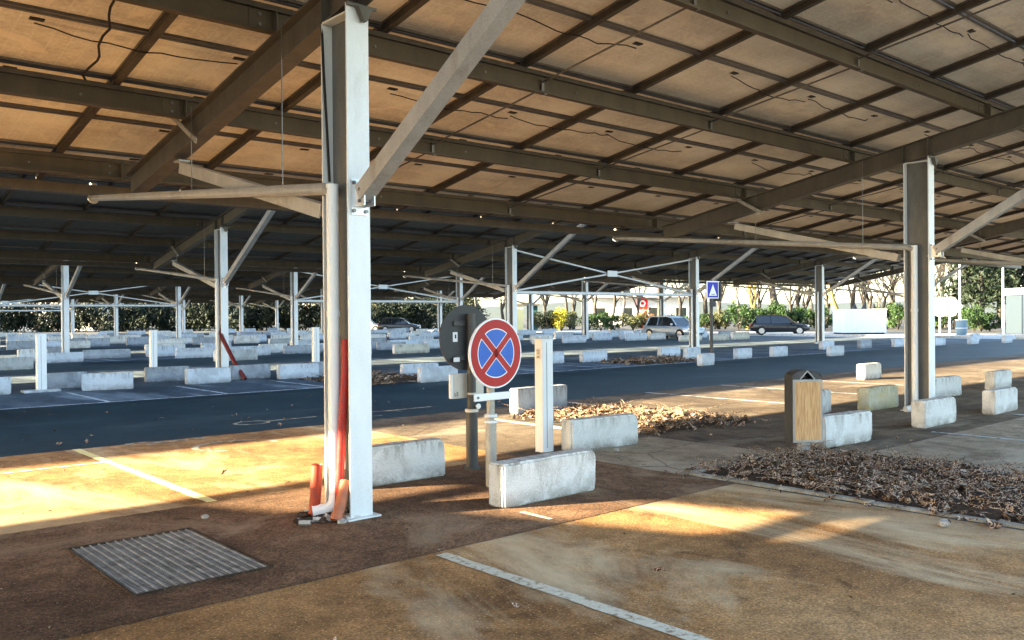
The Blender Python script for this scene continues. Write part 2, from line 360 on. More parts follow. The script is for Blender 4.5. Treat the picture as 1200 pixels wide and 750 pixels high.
def ibeam_col(ht=HT):
    b = MB(); l, w = L_/2, W_/2
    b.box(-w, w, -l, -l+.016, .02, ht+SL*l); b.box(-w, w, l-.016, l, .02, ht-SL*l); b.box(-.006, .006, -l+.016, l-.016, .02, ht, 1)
    b.box(-w-.05, w+.05, -l-.05, l+.05, 0.006, .02)
    for z in (ht-.02,): b.box(-w+.002, w-.002, -l+.018, l-.018, z-.02, z-.006)
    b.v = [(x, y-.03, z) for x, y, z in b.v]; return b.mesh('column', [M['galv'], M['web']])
def rafter_mesh():
    b = MB(); a, c = U0+.15, 5.12; h = .30; w = .085; tf = .014
    def sh(x0, x1, za, zb): b.add([(x, u, rz(u)+z) for z in (za, zb) for u in (a, c) for x in (x0, x1)], [(0, 2, 3, 1), (4, 5, 7, 6), (0, 1, 5, 4), (2, 6, 7, 3), (0, 4, 6, 2), (1, 3, 7, 5)])
    sh(-w, w, .002, tf); sh(-w, w, h-tf, h); sh(-.005, .005, tf, h-tf)
    for u in (-L_/2, L_/2): b.box(-w+.004, w-.004, u-.006, u+.006, rz(u)+tf, rz(u)+h-tf-.001)
    for u in PUR:            # purlin cleats
        b.box(-.075, -.067, u-.09, u+.005, rz(u)+h, rz(u)+h+.2)
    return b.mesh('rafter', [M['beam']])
def brace_front_mesh():
    b = MB(); a = Vector((0, -L_/2-.10, 2.56)); c = Vector((0, -3.9, rz(-3.9)-.02)); b.bar(a, c, .12, .13); b.bar(a+(c-a).normalized()*-.16, a+(c-a).normalized()*.05, .09, .01)
    return b.mesh('brace_front', [M['brace']])
def brace_back_mesh():
    b = MB(); a = Vector((0, L_/2+.08, 2.53)); c = Vector((0, 3.38, rz(3.38)-.10)); b.bar(a, c, .10, .008); d = (c-a).normalized(); n_ = Vector((0, -d.z, d.y))
    for sx in (-1, 1): b.bar(a+Vector((sx*.05, 0, 0))-n_*.055, c+Vector((sx*.05, 0, 0))-n_*.055, .008, .12)
    b.box(-.06, .06, c.y-.01, c.y+.15, c.z+.02, c.z+.035)
    return b.mesh('brace_back', [M['brace']])
def stub_mesh():
    b = MB(); p = Vector((-.10, 2.78, 3.44)); q = Vector((-.10, 3.46, 3.82))
    b.bar(p, q, .012, .055); b.bar(p+Vector((-.012, -.02, .024)), q+Vector((-.012, -.02, .024)), .02, .006); return b.mesh('stay_plate', [M['stay']])
def bracket_mesh():
    b = MB(); y = -L_/2-.03
    b.box(-.075, .075, y-.012, y-.001, 2.40, 2.68); b.box(-.05, -.04, y-.16, y-.012, 2.46, 2.64); b.box(.04, .05, y-.16, y-.012, 2.46, 2.64)
    for sx in (-.055, .055):
        for z in (2.43, 2.65): b.tube([(sx, y-.028, z), (sx, y-.012, z)], .016, 6, 1)
    for z in (2.50, 2.59): b.tube([(-.065, y-.10, z), (.065, y-.10, z)], .015, 6, 1)
    return b.mesh('bracket', [M['zinc'], M['bolt']])
def pipe_mesh():
    b = MB(); x = -.105
    b.tube([(x, .0, 2.60), (x, .10, 2.635), (x, U1-.03, 3.22), (x, U1-.02, 3.26), (x, U1-.02, 3.42)], [.055, .05, .05, .05, .045], 14)
    b.tube([(x, U1-.06, 3.2), (x, U1+.02, 3.235)], .062, 14)
    return b.mesh('drain_pipe', [M['pipe_grey']])
def down_mesh():
    b = MB(); x = -.105
    b.tube([(x, 0, 2.66), (x, 0, 2.58), (x, 0, .14)], [.05, .05, .05], 14)
    for z in (1.6,): b.tube([(x, 0, z), (x, 0, z+.05)], .057, 14)
    b.tube([(x, 0, .16), (x-.01, .0, .10), (x-.05, .03, .06), (x-.16, .08, .045)], [.055, .055, .052, .052], 14)
    return b.mesh('downpipe', [M['pipe_white']])
def rod_mesh(y):
    b = MB(); b.tube([(-.105, y, 2.62+.096*y+.04), (-.105, y, rz(y)+.33)], .005, 5); return b.mesh('hanger_rod', [M['bolt']])
CM = dict(col=ibeam_col(), raf=rafter_mesh(), bf=brace_front_mesh(), bb=brace_back_mesh(), st=stub_mesh(), br=bracket_mesh(), pi=pipe_mesh(), dp=down_mesh())
gb = MB(); gb.box(-.11, .16, -.262, -.2465, 4.03, 4.055); gb.prism([(-.03, 4.03), (.10, 4.03), (.05, 3.92), (.02, 3.92)], 'y', -.30, -.2465); CM['gu'] = gb.mesh('cap_gusset', [M['beam']])
RODS = [rod_mesh(.85), rod_mesh(2.9)]

def panel_geo(b, x, y, w, d, z, slope=True):
    """one module, underside at z; local slope along y"""
    def zz(yy, o): return z-SL*(yy-y)+o
    def bx(xa, xb, ya, yb, o0, o1, mi): b.add([(xx, yy, zz(yy, o)) for o in (o0, o1) for yy in (ya, yb) for xx in (xa, xb)], [(0, 2, 3, 1), (4, 5, 7, 6), (0, 1, 5, 4), (2, 6, 7, 3), (0, 4, 6, 2), (1, 3, 7, 5)], mi)
    f = .032
    bx(x, x+w, y, y+f, 0, .04, 0); bx(x, x+w, y+d-f, y+d, 0, .04, 0); bx(x, x+f, y+f, y+d-f, 0, .04, 0); bx(x+w-f, x+w, y+f, y+d-f, 0, .04, 0)
    bx(x+f, x+w-f, y+f, y+d-f, .026, .031, 1)
    b.add([(xx, yy, zz(yy, .0335)) for yy in (y+f, y+d-f) for xx in (x+f, x+w-f)], [(0, 1, 3, 2)], 2)
    return b
PW, PD_ = 1.835, 1.045
pb = MB(); panel_geo(pb, 0, 0, PW, PD_, 0)
pm = pb.mesh('solar_panel', [M['frame'], M['backsheet'], M['cells']], fix=False)
pm_shaded = pb.mesh('solar_panel', [M['frame'], M['backsheet_shaded'], M['cells']], fix=False)
jb = MB(); jb.box(PW*.5-.06, PW*.5+.06, .14, .22, -.012, .022); jbm = jb.mesh('junction_box', [M['jbox']])
ZP = 4.64
def panel_positions(x0, x1, ph):
    out = []; i0 = math.ceil((x0-ph)/JU0)
    i = i0
    while ph+(i+1)*JU0 <= x1+.01:
        for j in range(1, 11):
            y = 1.08+.01-2.125*3+j*1.0625+.53*0
            if y < U0-.15 or y+PD_ > U1+.2: pass
            out.append((ph+i*JU0+.012, y, i, j))
        i += 1
    return out

def canopy(k, y0, xs, x0, x1, label, npanel=100, ph=1.10, brace=None, near=False, skip=()):
    root = empty('solar_canopy', (xs[0] if xs else x0, y0, 0)); tag(root, label, 'solar canopy', 'solar canopies over the parking bays')
    ox = root.location.x
    def part(name, me, x, y=0, parent=root, z=0):
        o = link(name, me, parent, loc=(x-ox, y, z)); return o
    def sub(name, me, par): o = link(name, me, par); return o
    for x in xs:
        c = part('column', CM['col'], x)
        sub('bracket', CM['br'], c)
        if k <= 1: sub('cap_gusset', CM['gu'], c)
        r = part('rafter', CM['raf'], x)
        part('brace', CM['bf'], x); part('brace', CM['bb'], x)
        sub('stay_plate', CM['st'], r)
        p = part('drain_pipe', CM['pi'], x); sub('downpipe', CM['dp'], p)
        for rm in RODS: sub('hanger_rod', rm, p)
    ex = [x for x in skip]
    for x in ex:
        r = part('rafter', CM['raf'], x); part('brace', CM['bf'], x); part('brace', CM['bb'], x); part('column', CM['col'], x)
    for u in PUR:
        b = MB(); z = rz(u)+.302; h = .25; xa, xb = x0-ox+.05, x1-ox-.05
        b.box(xa, xb, u-.004, u+.004, z, z+h); b.box(xa, xb, u-.075, u-.004, z, z+.004); b.box(xa, xb, u+.004, u+.075, z+h-.004, z+h); b.box(xa, xb, u-.075, u-.071, z+.004, z+.022)
        if k <= 1:      # bolts and splice plates
            for xc in xs:
                b.box(xc-ox-.30, xc-ox-.09, u-.010, u-.005, z+.03, z+.2)
                for q in (.07, .16): b.tube([(xc-ox-.2, u-.02, z+q), (xc-ox-.2, u-.010, z+q)], .016, 6, 1)
                for dx in (-2.3, -1.1, 1.0, 2.4, 3.8): b.tube([(xc-ox+dx, u-.012, z+.11), (xc-ox+dx, u-.004, z+.11)], .014, 6, 1)
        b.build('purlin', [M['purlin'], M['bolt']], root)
    g = MB(); zg = ZP-SL*U1-.13
    g.box(x0-ox, x1-ox, U1-.10, U1+.09, zg-.09, zg-.08); g.box(x0-ox, x1-ox, U1+.08, U1+.09, zg-.08, zg+.06); g.box(x0-ox, x1-ox, U1-.10, U1-.09, zg-.08, zg+.04)
    g.build('gutter', M['beam'], root)
    f = MB(); zf = ZP-SL*(U0-.5)
    f.box(x0-ox, x1-ox, U0-.52, U0-.46, zf-.16, zf-.02); 
    # mounting rails along the slope at every module joint
    i = math.ceil((x0-ph)/JU0)
    rails = []
    while ph+i*JU0 <= x1: rails.append(ph+i*JU0); i += 1
    for j in range(1, 10):
        if j % 2 == 0: continue
        u = -5.285+1.0625*(j+1)-.01
        b = MB(); b.box(x0-ox, x1-ox, u-.05, u+.05, ZP-SL*u-.115, ZP-SL*u-.066); b.build('cross_rail', M['rail'], root)
    if k <= 1:
        rb = MB(); w = .034
        def rail(b, x): b.add([(x+xx, u, ZP-SL*u+o) for o in (-.062, -.002) for u in (U0+.35, U1) for xx in (-w, w)], [(0, 2, 3, 1), (4, 5, 7, 6), (0, 1, 5, 4), (2, 6, 7, 3), (0, 4, 6, 2), (1, 3, 7, 5)])
        rail(rb, 0); rm = rb.mesh('mounting_rail', [M['rail']])
        for x in rails[:90]: part('mounting_rail', rm, x)
    else:
        rb = MB(); w = .05
        for x in rails: rb.add([(x-ox+xx, u, ZP-SL*u+o) for o in (-.062, -.002) for u in (U0+.35, U1) for xx in (-w, w)], [(0, 2, 3, 1), (4, 5, 7, 6), (0, 1, 5, 4), (2, 6, 7, 3), (0, 4, 6, 2), (1, 3, 7, 5)])
        o = rb.build('mounting_rails', M['rail'], root); o['kind'] = 'stuff'
    # modules
    pos = [(x, y, i, j) for (x, y, i, j) in panel_positions(x0, x1, ph) if (k, i, j) not in SUN_GAPS]
    cx, cy = -3.66, -6.19
    def vis(p):
        dx, dy = p[0]+.9-cx, p[1]+.5+y0-cy; dep = dx*.6616+dy*.7499; lat = dx*.7499-dy*.6616
        zz_ = ZP-SL*p[1]-1.6
        if dep < .5: return 1e6
        a = abs(lat/dep)
        return dep if (a < .66 and zz_/dep < .42) else 1e4+dep
    pos.sort(key=vis)
    rest = MB(); jrest = MB()
    for n, (x, y, i, j) in enumerate(pos):
        z = ZP-SL*y
        if n < npanel:
            o = part('solar_panel', pm if k == 0 else pm_shaded, x, y, z=z)
            if k == 0: link('junction_box', jbm, o)
        else:
            panel_geo(rest, x-ox, y, PW, PD_, z)
    if rest.v:
        o = rest.build('solar_panels', [M['frame'], M['backsheet'] if k == 0 else M['backsheet_shaded'], M['cells']], root, fix=False); o['kind'] = 'stuff'
    # bracing bay
    if brace:
        xa, xb = brace; xa -= ox; xb -= ox
        for (p, q, r) in (((xa+.1, 0, 2.40), (xb-.1, 0, 2.40), .065), ((xa+.1, 0, 2.45), (xb-.1, 0, 3.92), .034), ((xa+.1, .05, 3.92), (xb-.1, .05, 2.45), .034)):
            b = MB(); b.tube([p, q], r, 8); b.build('tie_bar', M['whitepaint'], root)
        b = MB(); b.box((xa+xb)/2-.28, (xa+xb)/2+.28, -.08, -.06, 3.07, 3.30); b.build('joint_plate', M['galv'], root)
    return root, part

# modules left out of the unseen left roof on purpose, to throw sun patches
PHN = 1.10
SUN_GAP_XY = []
def mark_sun_gaps(k, ph, lst):
    for i, j in lst: SUN_GAPS.add((k, i, j))
mark_sun_gaps(0, PHN, [(-7, 8), (-7, 9), (-7, 10)])
c0, part0 = canopy(0, 0, [0, 10.48, 20.96], -60, 34, 'near solar canopy whose beams and panels fill the top of the photo', 100, PHN, near=True, skip=(-10.48, -20.96, -31.44))
canopy(1, DU, [6.1, 16.58, 27.06, 37.54, 48.02], -60, 49.6, 'second solar canopy behind the first lane, one bay cross braced', 100, PHN, brace=(16.58, 27.06), skip=(-4.38, -14.86, -25.34))
canopy(2, DU*2, [6.49, 16.97, 27.4, 37.85, 45.8], -26, 48.5, 'third solar canopy counted from the camera', 100, PHN+.4, brace=(16.97, 27.4))
canopy(3, DU*3, [7.2, 17.5, 28.0, 38.5, 48.5], -22, 50, 'fourth solar canopy counted from the camera', 40, PHN+.4, brace=(7.2, 17.5))
canopy(4, DU*4, [8.4, 18.8, 29.3, 39.8], -22, 50, 'fifth solar canopy counted from the camera', 0, PHN)
canopy(5, DU*5, [8.6, 20.0, 30.6, 41.0], -20, 50, 'last and farthest solar canopy in front of the dark hedge', 0, PHN, brace=(8.6, 20.0))

# sag rods with end plates and cables of the near canopy
ox0 = 0
for xc in (-3.2, 3.2, 6.42, 13.6, 16.9):
    for a, bb in zip(PUR[:-1], PUR[1:]):
        b = MB(); sft = .03
        b.tube([(xc, a+.05, rz(a)+.34), (xc+sft, bb-.03, rz(bb)+.44)], .011, 6); b.box(xc+sft-.02, xc+sft+.02, bb-.035, bb-.025, rz(bb)+.30, rz(bb)+.46); b.box(xc+sft-.02, xc+sft+.02, bb-.075, bb-.03, rz(bb)+.29, rz(bb)+.30)
        b.build('sag_rod', M['bolt'], c0)
def cable(p, q, sag, wob=.05, r=.007):
    p = Vector(p); q = Vector(q); pts = []; n = 12
    for i in range(n+1):
        t_ = i/n; v = p.lerp(q, t_); s = sag*4*t_*(1-t_); pts.append((v.x+wob*noise.noise(Vector((i*.5, p.x, 1))), v.y+wob*noise.noise(Vector((i*.5, p.y, 7))), v.z-s+.03*noise.noise(Vector((i*.7, p.x, p.y)))))
    b = MB(); b.tube(pts, r, 5); return b.build('cable', M['cable'], c0)
for i in range(-2, 10):
    for j in range(7):
        y = 1.09-2.125*2+j*1.0625; x = 1.10+i*1.86
        if random.random() < .75:
            u = y+.2; cable((x+.92, u, ZP-SL*u-.01), (x+1.86+.92, u+random.uniform(-.05, .1), ZP-SL*u-.02), random.uniform(.02, .09))
for pp in ([(-.09, .17, 4.0), (-.10, .13, 3.6), (-.09, .10, 3.1), (-.06, .12, 2.7)], [(-.05, -.16, 3.95), (-.03, -.17, 3.3), (-.03, -.18, 2.7)]):
    b = MB(); b.tube(pp, .011, 6); b.build('cable', M['cable'], c0)
# black cable down between purlins at the upper left
for a, bb in ((-1.0, 1.1), (1.1, 3.2)): cable((-1.35, a, ZP-SL*a-.05), (-1.05, bb, ZP-SL*bb-.07), .05, .08, .012)

# ------------------------------------------------------------------ concrete blocks
def block_mesh(seed, L=1.13, W=.20, H=.37, top=.02):
    rnd = random.Random(seed); bm = bmesh.new()
    for v in [(x, y, z) for z in (0, H) for y in (0, W) for x in (0, L)]: bm.verts.new(v)
    bm.verts.ensure_lookup_table()
    for f in [(0, 2, 3, 1), (4, 5, 7, 6), (0, 1, 5, 4), (2, 6, 7, 3), (0, 4, 6, 2), (1, 3, 7, 5)]: bm.faces.new([bm.verts[i] for i in f])
    bmesh.ops.bevel(bm, geom=bm.edges[:], offset=.018, segments=2, affect='EDGES')
    bmesh.ops.subdivide_edges(bm, edges=[e for e in bm.edges if e.calc_length() > .15], cuts=8, use_grid_fill=True)
    for v in bm.verts:
        n = noise.noise_vector(Vector((v.co.x*5+seed, v.co.y*5, v.co.z*5)))*.006+noise.noise_vector(Vector((v.co.x*22+seed, v.co.y*22, v.co.z*22)))*.003
        if v.co.z > .02: v.co += n
        else: v.co.x += n.x; v.co.y += n.y
    # chipped corner
    for _ in range(rnd.choice((1, 2, 3))):
        c = Vector((rnd.choice((0, L, rnd.uniform(0, L))), rnd.choice((0, 0, W)), rnd.choice((H, H, 0.03)))); rr = rnd.uniform(.04, .09)
        for v in bm.verts:
            d = (v.co-c).length
            if d < rr: v.co += (Vector((L/2, W/2, H/2))-v.co).normalized()*(rr-d)*.45
    me = bpy.data.meshes.new('concrete_block'); bm.to_mesh(me); bm.free()
    for p in me.polygons: p.use_smooth = False
    return me
BM = {}
def bmesh_for(mat, i):
    if (mat, i) not in BM:
        me = block_mesh(i*7+len(mat)); me.materials.append(M[mat]); BM[(mat, i)] = me
    return BM[(mat, i)]
GB = 'concrete wheel stop blocks in the bays'
def block(x, y, label, mat='block', L=1.13, H=.37, rz_=0, i=None, group=GB, z=.004):
    me = bmesh_for(mat, random.randrange(9) if i is None else i)
    o = link('concrete_block', me, loc=(x, y, z), rz=rz_+R(random.uniform(-2.5, 2.5))); o.scale = (L/1.13, 1, H/.37); tag(o, label, 'concrete block', group); return o
block(1.01, -.78, 'white concrete block with rusty streaks in front of the grey sign pole', i=0)
block(.45, .78, 'white concrete block showing right of the near column, behind its foot', L=1.13, i=1)
block(3.50, .90, 'white concrete block just right of the tall white square post', L=1.1, rz_=R(-5), i=2)
block(5.60, 4.2, 'grey speckled block standing behind the white post in the leaf bed', 'block_grey', L=1.12, H=.42, i=3)
block(8.45, .87, 'white block half hidden behind the wooden litter bin', L=.92)
block(5.84, -.95, 'white block at the right foot of the wooden litter bin', L=1.0, rz_=R(-5))
block(8.42, -1.0, 'white block in front of the second column foot', L=1.02, rz_=R(-2))
block(9.9, .53, 'yellow mossy block left behind the second column', 'block_moss', L=1.0)
block(16.1, 3.7, 'pale block on the lane edge with brown leaves, left of the second column', L=.9)
block(12.75, .68, 'white block directly right of the second column', L=1.0, rz_=R(-3))
block(10.75, -1.06, 'larger white block near the right edge, the nearer of its pair', L=1.0)
block(15.25, .55, 'white block near the right edge, the farther of its pair', L=.95)
# far side of the first lane
block(-.5, 14.8, 'pale block cut by the left edge of the photo', 'block_pale', L=1.13)
block(1.95, 14.55, 'pale rounded block right of the leftmost white post', 'block_pale', L=1.05, rz_=R(-12), i=1)
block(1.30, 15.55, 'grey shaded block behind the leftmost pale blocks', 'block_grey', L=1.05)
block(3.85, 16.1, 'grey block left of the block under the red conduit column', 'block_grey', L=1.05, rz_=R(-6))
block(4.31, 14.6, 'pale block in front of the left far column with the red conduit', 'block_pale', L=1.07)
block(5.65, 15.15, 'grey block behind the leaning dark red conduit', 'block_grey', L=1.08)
block(6.65, 14.5, 'pale block left of the near column, across the lane', 'block_pale', L=1.12)
block(7.85, 15.0, 'grey block touching the near column outline, across the lane', 'block_grey', L=1.0)
block(8.45, 10.8, 'large pale block standing at the lane edge left of the signs', 'block_pale', L=1.10, i=2)
block(8.9, 12.2, 'pale block just behind the one at the lane edge left of the signs', 'block_pale', L=1.1)
block(6.9, 12.4, 'low pale slab lying left of the leaf debris', 'block_pale', L=.9, H=.16)
block(13.0, 14.3, 'grey block hidden partly by the no stopping sign', 'block_grey')
block(15.55, 14.2, 'pale block right of the white post top, across the lane', 'block_pale', L=1.1)
block(17.36, 14.05, 'pale broken block beside the third post group, across the lane', 'block_pale', L=1.2, i=3)
block(21.5, 14.1, 'pale block left of the far column with the crossing sign', 'block_pale', L=1.1)
block(18.25, 9.9, 'pale upright block beside the crossing sign pole, lower of two', 'block_pale', L=.66, i=2)
block(20.3, 12.0, 'pale block behind the crossing sign pole, upper of two', 'block_pale', L=.75, H=.45)
block(22.2, 11.3, 'small grey block right of the crossing sign pole', 'block_pale', L=.9)
block(24.3, 11.2, 'small pale block left of the black car shadow', 'block_pale', L=.9)
block(26.0, 9.9, 'small pale block right in the group right of the crossing sign', 'block_pale', L=.9)
block(31.5, 9.2, 'pale upright block alone at the lane edge below the white container', 'block_pale', L=.9, H=.5)
for n, (x, y) in enumerate([(31.0, 13.0), (33.2, 12.4), (35.6, 12.0), (38.0, 11.2), (40.5, 10.6), (43.2, 10.0), (41.6, 13.4), (46.0, 12.6)]):
    block(x, y, 'small pale block in the far right bays between the two right columns', random.choice(['block_pale', 'block_grey']), L=random.uniform(.9, 1.1), group='small blocks in the far right bays')
for n, (x, y) in enumerate([(45, 5.5), (47, 4.2), (48.3, 6.2)]):
    block(x, y, 'small pale block by the road right of the second column', 'block_pale', group='small blocks by the road at right')
cnt = 0
CAMX, CAMY = -3.66, -6.19
def inview(x, y):
    dx, dy = x-CAMX, y-CAMY; dep = dx*.6616+dy*.7499; lat = dx*.7499-dy*.6616; return dep > 0 and abs(lat/dep) < .60
FAR = {24.6: ('second lane', .30), 28.6: ('third canopy front', .92), 30.6: ('third canopy middle', .9), 34.7: ('third canopy back', .85), 41: ('third lane', .1), 45: ('fourth canopy front', .9), 48: ('fourth canopy middle', .9), 52: ('fourth canopy back', .8), 62: ('fifth canopy front', .85), 65: ('fifth canopy middle', .8), 69: ('fifth canopy back', .6), 80: ('last canopy front', .6), 84: ('last canopy back', .5)}
for y, (nm, pr) in FAR.items():
    x = -28+random.random()
    while x < 47:
        if inview(x, y) and random.random() < pr:
            yy = y+random.uniform(-.35, .35)
            block(x, yy, 'far concrete block in the rows under the ' + nm if 'canopy' in nm else 'far concrete block beside the ' + nm, random.choice(['block_pale', 'block_pale', 'block_grey', 'block']), L=random.uniform(1.0, 1.9), H=random.choice((.36, .40, .46)), rz_=R(random.uniform(-5, 5)), group='far concrete blocks, ' + nm); cnt += 1
        x += 2.35+random.uniform(-.15, .25)
print('far blocks', cnt)

# ------------------------------------------------------------------ steel grating
gr = empty('drain_grating', (-1.57, -.33, .008)); tag(gr, 'rectangular steel grating flush in the brown strip at lower left', 'grating')
b = MB(); hx, hy = .43, .69
for a in ((-hx, hx, -hy, -hy+.012), (-hx, hx, hy-.012, hy), (-hx, -hx+.012, -hy+.012, hy-.012), (hx-.012, hx, -hy+.012, hy-.012)): b.box(*a, 0, .012)
b.build('frame', M['soil'], gr)
b = MB(); n = 15
for i in range(n): x = -hx+.01+(2*hx-.02)*(i+.5)/n; b.box(x-.005, x+.005, -hy+.012, hy-.012, .000, .008)
b.build('long_bars', M['oldzinc'], gr)
b = MB(); n = 46
for i in range(n): y = -hy+.03+(2*hy-.06)*(i+.5)/n; b.box(-hx+.012, hx-.012, y-.0035, y+.0035, .001, .003)
b.build('cross_bars', M['oldzinc'], gr)
b = MB(); b.add([(-hx, -hy, .001), (hx, -hy, .001), (hx, hy, .001), (-hx, hy, .001)], [(0, 1, 2, 3)]); b.build('pit_dirt', M['soil'], gr, fix=False)

# ------------------------------------------------------------------ conduits
def corr(name, c):
    t = NT(name); f = t.noise(20, 4, .6); return t.out(t.mix(t.ramp(f, [(.35, 0.0), (.7, 1.0)]), c, tuple(x*.6+.03 for x in c)), .5, 0, .3)
M['orange'] = corr('orange corrugated conduit', (.42, .050, .014)); M['red'] = corr('red corrugated conduit', (.46, .018, .010)); M['darkred'] = corr('dark red conduit', (.16, .010, .008)); M['paleor'] = corr('faded conduit', (.50, .15, .06))
def corrugated(path, r, n, mat, label, step=.012):
    pts = [Vector(p) for p in path]; out = []; rs = []; 
    segs = []; 
    for a, c in zip(pts[:-1], pts[1:]):
        m_ = max(1, int((c-a).length/step))
        for i in range(m_): segs.append(a.lerp(c, i/m_))
    segs.append(pts[-1])
    # smooth
    for _ in range(6): segs = [segs[0]]+[(segs[i-1]+segs[i]*2+segs[i+1])/4 for i in range(1, len(segs)-1)]+[segs[-1]]
    for i in range(len(segs)): rs.append(r*(1.0 if i % 2 else .88))
    b = MB(); b.tube(segs, rs, n, 0, False)
    d = (segs[-1]-segs[-2]).normalized()
    b.tube([segs[-1]-d*.03, segs[-1]-d*.02], [r*.8, r*.8], n, 1)
    o = b.build('conduit', [mat, M['black']]); return tag(o, label, 'conduit', 'corrugated conduits at the column feet')
corrugated([(-.13, -.02-.07, .03), (-.12, -.10, .3), (-.10, -.12, .8), (-.06, -.10, 1.15), (-.045, -.08, 1.42)], .036, 14, M['red'], 'tall red corrugated conduit rising inside the near column')
corrugated([(-.24, .10, .02), (-.23, .09, .2), (-.22, .08, .42)], .048, 16, M['orange'], 'short upright orange conduit stub left of the near column')
corrugated([(-.23, -.22, .02), (-.17, -.19, .12), (-.09, -.14, .30)], .048, 16, M['paleor'], 'faded orange conduit leaning at the foot of the near column')
corrugated([(5.95, 15.0, .02), (5.85, 15.3, .35), (5.95, 16.4, 1.05), (6.1, 16.9, 1.25)], .06, 10, M['darkred'], 'dark red conduit leaning on the left far column', .05)
b = MB()
for i in range(60):
    a = random.random()*6.28; r_ = random.random()**.7*.32; x, y = -.2+r_*math.cos(a)*.9, -.02+r_*math.sin(a)*.8; s_ = random.uniform(.012, .045)
    Mx = Matrix.Translation((x, y, .008+s_*.3)) @ Matrix.Rotation(random.random()*3, 4, 'Z') @ Matrix.Rotation(random.random(), 4, 'X')
    b.box(-s_, s_, -s_*.7, s_*.7, -s_*.35, s_*.35, random.randrange(2), Mx)
tag(b.build('rubble', [M['block'], M['soil']]), 'broken bits of concrete and dirt at the near column foot', 'rubble', kind='stuff')

def stone(x, y, r_, label):
    bm = bmesh.new(); bmesh.ops.create_icosphere(bm, subdivisions=2, radius=r_)
    for v in bm.verts: v.co *= 1+.35*noise.noise(v.co*(1.6/r_)+Vector((x*9, y*7, 0))); v.co.z = v.co.z*.6+r_*.45
    me = bpy.data.meshes.new('stone'); bm.to_mesh(me); bm.free(); me.materials.append(M['block'])
    tag(link('stone', me, loc=(x, y, .006)), label, 'stone')
stone(3.02, -3.45, .05, 'small pale stone in front of the kerb of the dry leaf bed')
stone(-.92, .62, .03, 'small pale stone behind the right corner of the grating')
stone(3.95, .62, .035, 'small brown stone in front of the block right of the white post')
line(1.02, 1.07, -1.3, -.95, M['line'], 'short worn pale mark in front of the sign pole block', .012)
# ------------------------------------------------------------------ signs and posts
M['sred'] = metal('sign red', (.36, .003, .003), (.42, .010, .006), .5, 0, (.40, .05, .03))
M['sblue'] = metal('sign blue', (.004, .085, .42), (.008, .11, .48), .35)
M['swhite'] = NT('sign white').out((.82, .82, .80), .4)
M['navy'] = NT('sign navy').out((.015, .015, .35), .4)
M['ink'] = NT('sign ink').out((.02, .02, .02), .5)
def disc(b, r0, r1, y, mi, n=64, a0=0, a1=2*math.pi, flip=False):
    vs = []
    for i in range(n+1):
        a = a0+(a1-a0)*i/n; vs += [(r0*math.cos(a), y, r0*math.sin(a)), (r1*math.cos(a), y, r1*math.sin(a))]
    b.add(vs, [(2*i, 2*i+1, 2*i+3, 2*i+2) for i in range(n)], mi)
def plate_disc(b, r, t_, mi, n=64):
    b.tube([(0, 0, 0), (0, t_, 0)], r, n, mi)
root = empty('no_stopping_sign', (1.57, 0, 0), R(2)); tag(root, 'round red and blue no stopping sign with a red cross on a grey pole', 'road sign')
b = MB(); b.tube([(0, .045, 0), (0, .045, .62)], .052, 16); b.tube([(0, .045, .62), (0, .045, 1.48)], .038, 16); b.build('pole', M['greypost'], root)
b = MB()
for z in (.60,): b.tube([(0, .045, z), (0, .045, z+.022)], .062 if z < .7 else .045, 16)
b.build('collar', M['whitepaint'], root)
b = MB(); b.tube([(0, .045, .655), (0, .045, .68)], .062, 16); b.build('collar', M['whitepaint'], root)
b = MB(); b.tube([(0, 0, 0), (0, -.012, 0)], .325, 64, 0); 
b.tube([(0, .004, 0), (0, -.018, 0)], .3245, 64, 0)
o = b.build('sign_face', [M['swhite']], root); o.location = (0, -.02, 1.25)
b = MB(); Y = -.0395
disc(b, .229, .310, Y, 0)
for k in range(4):
    a = math.pi/4+k*math.pi/2; 
    d = Vector((math.cos(a), 0, math.sin(a))); n_ = Vector((-math.sin(a), 0, math.cos(a))); w = .029
    b.add([d*.0+n_*w, d*0-n_*w, d*.230-n_*w, d*.230+n_*w], [(0, 1, 2, 3)], 0); b.v[-4:] = [(v[0], Y, v[2]) for v in b.v[-4:]]
o = b.build('red_ring_and_cross', [M['sred']], root, fix=False); o.location = (0, 0, 1.25)
b = MB(); Y = -.0390
disc(b, 0.0, .2295, Y, 0)
o = b.build('blue_field', [M['swhite']], root, fix=False); o.location = (0, 0, 1.25)
b = MB(); Y = -.0393
for k in range(4):
    a = k*math.pi/2; h_ = math.pi/4; off = .029+.006; R_ = .220; vs = []
    tip = off*math.sqrt(2); vs.append((tip*math.cos(a), Y, tip*math.sin(a)))
    da = math.asin(off/R_); m_ = 16
    for i in range(m_+1):
        aa = a-h_+da+(2*h_-2*da)*i/m_; vs.append((R_*math.cos(aa), Y, R_*math.sin(aa)))
    b.add(vs, [tuple(range(len(vs)))], 0)
o = b.build('blue_quadrant', [M['sblue']], root, fix=False); o.location = (0, 0, 1.25)
b = MB(); b.box(-.26, .20, -.028, -.010, .815, .885); o = b.build('lower_plate', M['swhite'], root, bevel=.008)
b = MB(); b.tube([(-.22, -.03, .85), (-.22, -.036, .85)], .012, 8); b.build('bolt', M['bolt'], root)

